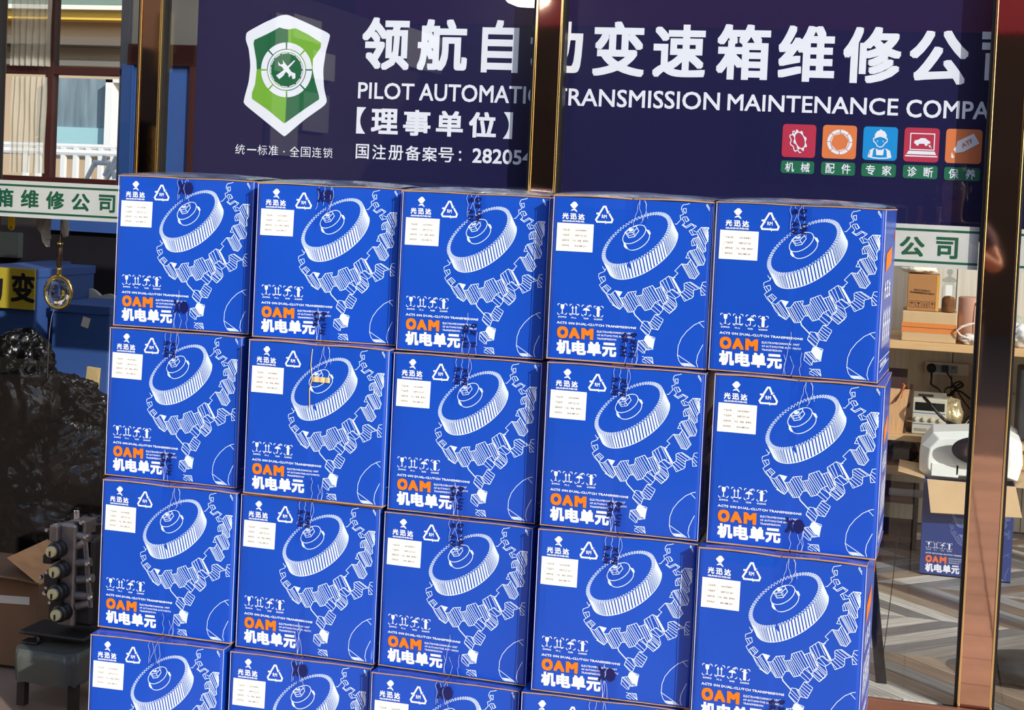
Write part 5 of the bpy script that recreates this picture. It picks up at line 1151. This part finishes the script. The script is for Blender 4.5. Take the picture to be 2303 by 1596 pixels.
t = thing('thin_cord', 'thin black cord hanging slackly down inside the right pane', 'cord', tuple(p_[0])); MB().tube([tuple(p-p_[0]) for p in p_], .0012, 5).obj('cord', BLACK, t)
lump('black_mat', 'low black object on the plank floor right of the rightmost post', 'mat', (at(2300, 1560, Z=FL).x+.02, at(2300, 1560, Z=FL).y+.1, FL), (.14, .12, .045), mat('black_mat_rubber', c3(34, 38, 40), .5), 21, .15)
m = thing('storage_rack', 'dark storage rack in the shadow between the stack and the open carton', 'rack', (-.1, 2.0, FL))
for z_ in (.03, .19): MB().box(-.5, 0, z_, .12, .4, z_+.02).obj('rack_shelf', KDARK, m)
for x_ in (-.5, .1): MB().box(x_, 0, 0, x_+.02, .4, .21).obj('rack_side', BLACK, m)
tag(MB().box(0, 0, 0, .16, .02, .03).obj('white_pack', WHITEP, loc=(-.1, 2.05, FL+.21), bevel=.003), 'small white pack on the dark storage rack', 'pack')
# street lamp dish that mirrors in the pane
x_, y_, z_ = -1.985, -3.0, 2.54
t = thing('canopy_lamp', 'round white lamp mirrored in the glass left of the middle post', 'lamp', (x_, y_, z_))
lm = mat('lamp_diffuser', (1, .98, .94, 1), .5, emit=60)
MB().lathe([(.001, -.03), (.06, -.026), (.1, -.01), (.115, .005)], n=30).obj('diffuser', lm, t, smooth=True)
MB().lathe([(.12, .004), (.12, .02), (.05, .05), (.02, .06)], n=30).obj('lamp_shade', WHITEP, t, smooth=True)
MB().tube([(0, 0, .05), (0, 0, 1.6)], .008).obj('rod', BLACK, t)
# ------------------------------------------------------------------ photographer, seen mirrored in pane and post
def skin(name, V, E, R, m_, parent=None, sub=2):
    me = bpy.data.meshes.new(name); me.from_pydata(V, E, []); o = bpy.data.objects.new(name, me); COL.objects.link(o)
    bpy.context.view_layer.objects.active = o; md = o.modifiers.new('skin', 'SKIN')
    if not me.skin_vertices: me.attributes  # created with the modifier
    sv = me.skin_vertices[0].data
    for i, r in enumerate(R): sv[i].radius = (r, r) if not isinstance(r, tuple) else r
    sv[0].use_root = True
    s = o.modifiers.new('sub', 'SUBSURF'); s.levels = sub; s.render_levels = sub
    dg = bpy.context.evaluated_depsgraph_get(); m2 = bpy.data.meshes.new_from_object(o.evaluated_get(dg)); bpy.data.objects.remove(o)
    m2.materials.clear(); m2.materials.append(m_); m2.polygons.foreach_set('use_smooth', [True]*len(m2.polygons))
    o = bpy.data.objects.new(name, m2); COL.objects.link(o)
    if parent: o.parent = parent
    return o
SK = mat('skin', c3(196, 136, 106), .5, spec=.4); HAIR = mat('hair', c3(18, 15, 15), .6); SHIRT = mat('dark_tshirt', c3(84, 66, 80), .85, bump=.2, bscale=12); PANTS = mat('black_trousers', c3(34, 30, 36), .85, bump=.1, bscale=12)
px_, py_ = .13, -4.98
pers = thing('person', 'person in dark t-shirt and black trousers holding a phone, mirrored in the right post', 'person', (px_, py_, G))
V = []; E_ = []; Rr_ = []
def vadd(p, r, par=None):
    V.append(p); Rr_.append(r)
    if par is not None: E_.append((par, len(V)-1))
    return len(V)-1
pel = vadd((0, 0, .92), (.155, .11)); sp = vadd((0, .0, 1.12), (.14, .1), pel); ch = vadd((0, 0, 1.3), (.17, .115), sp); nk = vadd((0, .01, 1.43), .062, ch); nk2 = vadd((0, .03, 1.49), .058, nk)
hd1 = vadd((0, .035, 1.56), (.07, .085), nk2); hd2 = vadd((0, .03, 1.63), (.078, .095), hd1); hd3 = vadd((0, .02, 1.69), (.06, .075), hd2)
hands = []
for s in (-1, 1):
    sh = vadd((s*.17, 0, 1.37), .06, ch); el = vadd((s*.27, .12, 1.17), .042, sh); wr = vadd((s*.035-px_, .33, 1.405), .026, el); hands.append(wr)
    pa_ = vadd((s*.055-px_, .355, 1.45), (.032, .018), wr)
    hp = vadd((s*.09, 0, .86), .1, pel); kn = vadd((s*.11, .03, .48), .062, hp); an = vadd((s*.12, 0, .09), .042, kn); vadd((s*.13, .13, .035), .035, an)
skin('body', V, E_, Rr_, SK, pers)
# fingers wrapped round the phone
for s in (-1, 1):
    for k in range(4):
        L_ = (.05, .056, .054, .044)[k]; z_ = 1.455+k*.017; x_ = s*.06-px_
        skin('finger', [(x_, .35, z_), (x_-s*.004, .372+L_*.2, z_+.002), (x_-s*.02, .376+L_*.2, z_+.003), (x_-s*.033, .362+L_*.2, z_+.003)], [(0, 1), (1, 2), (2, 3)], [.009, .009, .008, .0065], SK, pers, 1)
    skin('thumb', [(s*.05-px_, .345, 1.455), (s*.045-px_, .335, 1.485), (s*.03-px_, .338, 1.51)], [(0, 1), (1, 2)], [.012, .01, .008], SK, pers, 1)
# clothes
skin('t_shirt', [(0, 0, .88), (0, 0, 1.12), (0, 0, 1.3), (0, .005, 1.4), (.18, 0, 1.365), (.24, .07, 1.245), (-.18, 0, 1.365), (-.24, .07, 1.245)], [(0, 1), (1, 2), (2, 3), (2, 4), (4, 5), (2, 6), (6, 7)], [(.2, .155), (.19, .15), (.215, .16), .1, .1, .085, .1, .085], SHIRT, pers)
skin('trousers', [(0, 0, .93), (.095, 0, .84), (.115, .03, .48), (.12, 0, .12), (-.095, 0, .84), (-.115, .03, .48), (-.12, 0, .12)], [(0, 1), (1, 2), (2, 3), (0, 4), (4, 5), (5, 6)], [(.185, .14), .13, .095, .08, .13, .095, .08], PANTS, pers)
for s in (-1, 1): MB().box(s*.125-.045, -.07, 0, s*.125+.045, .2, .075).obj('shoe', BLACK, pers, bevel=.02)
skin('hair', [(0, -.02, 1.66), (0, .0, 1.72), (0, .06, 1.73), (0, -.05, 1.6)], [(0, 1), (1, 2), (0, 3)], [(.085, .09), (.07, .08), (.055, .03), (.06, .04)], HAIR, pers)
for s in (-1, 1):
    MB().lathe([(.001, -.013), (.009, -.008), (.013, 0), (.009, .008), (.001, .013)], n=12, c=(s*.032, .118, 1.622)).obj('eye', WHITEP, pers, smooth=True)
    MB().lathe([(.001, -.006), (.006, 0), (.001, .006)], n=10, c=(s*.032, .13, 1.622)).obj('pupil', BLACK, pers)
    skin('ear', [(s*.083, .02, 1.6), (s*.094, .005, 1.625), (s*.09, .01, 1.645)], [(0, 1), (1, 2)], [.01, .013, .01], SK, pers, 1)
skin('nose', [(0, .115, 1.635), (0, .135, 1.6), (0, .128, 1.59)], [(0, 1), (1, 2)], [.011, .015, .013], SK, pers, 1)
skin('mouth', [(-.025, .112, 1.565), (0, .119, 1.566), (.025, .112, 1.565)], [(0, 1), (1, 2)], [.006, .009, .006], mat('lips', c3(150, 80, 76), .5), pers, 1)
t = thing('phone', 'dark phone held up by the mirrored person', 'phone', (0, -4.575-.012, ZC-.02)); MB().box(-.037, -.004, -.08, .037, .004, .08).obj('phone_body', BLACK, t, bevel=.003); MB().box(-.034, -.0046, -.075, .034, -.004, .075).obj('phone_screen', mat('phone_glass', c3(30, 30, 40), .1), t)
MB().lathe([(.008, 0), (.008, .002), (.006, .0022)], axis='y', n=16).obj('phone_lens', CHROME, t, loc=(.022, .0042, .05))
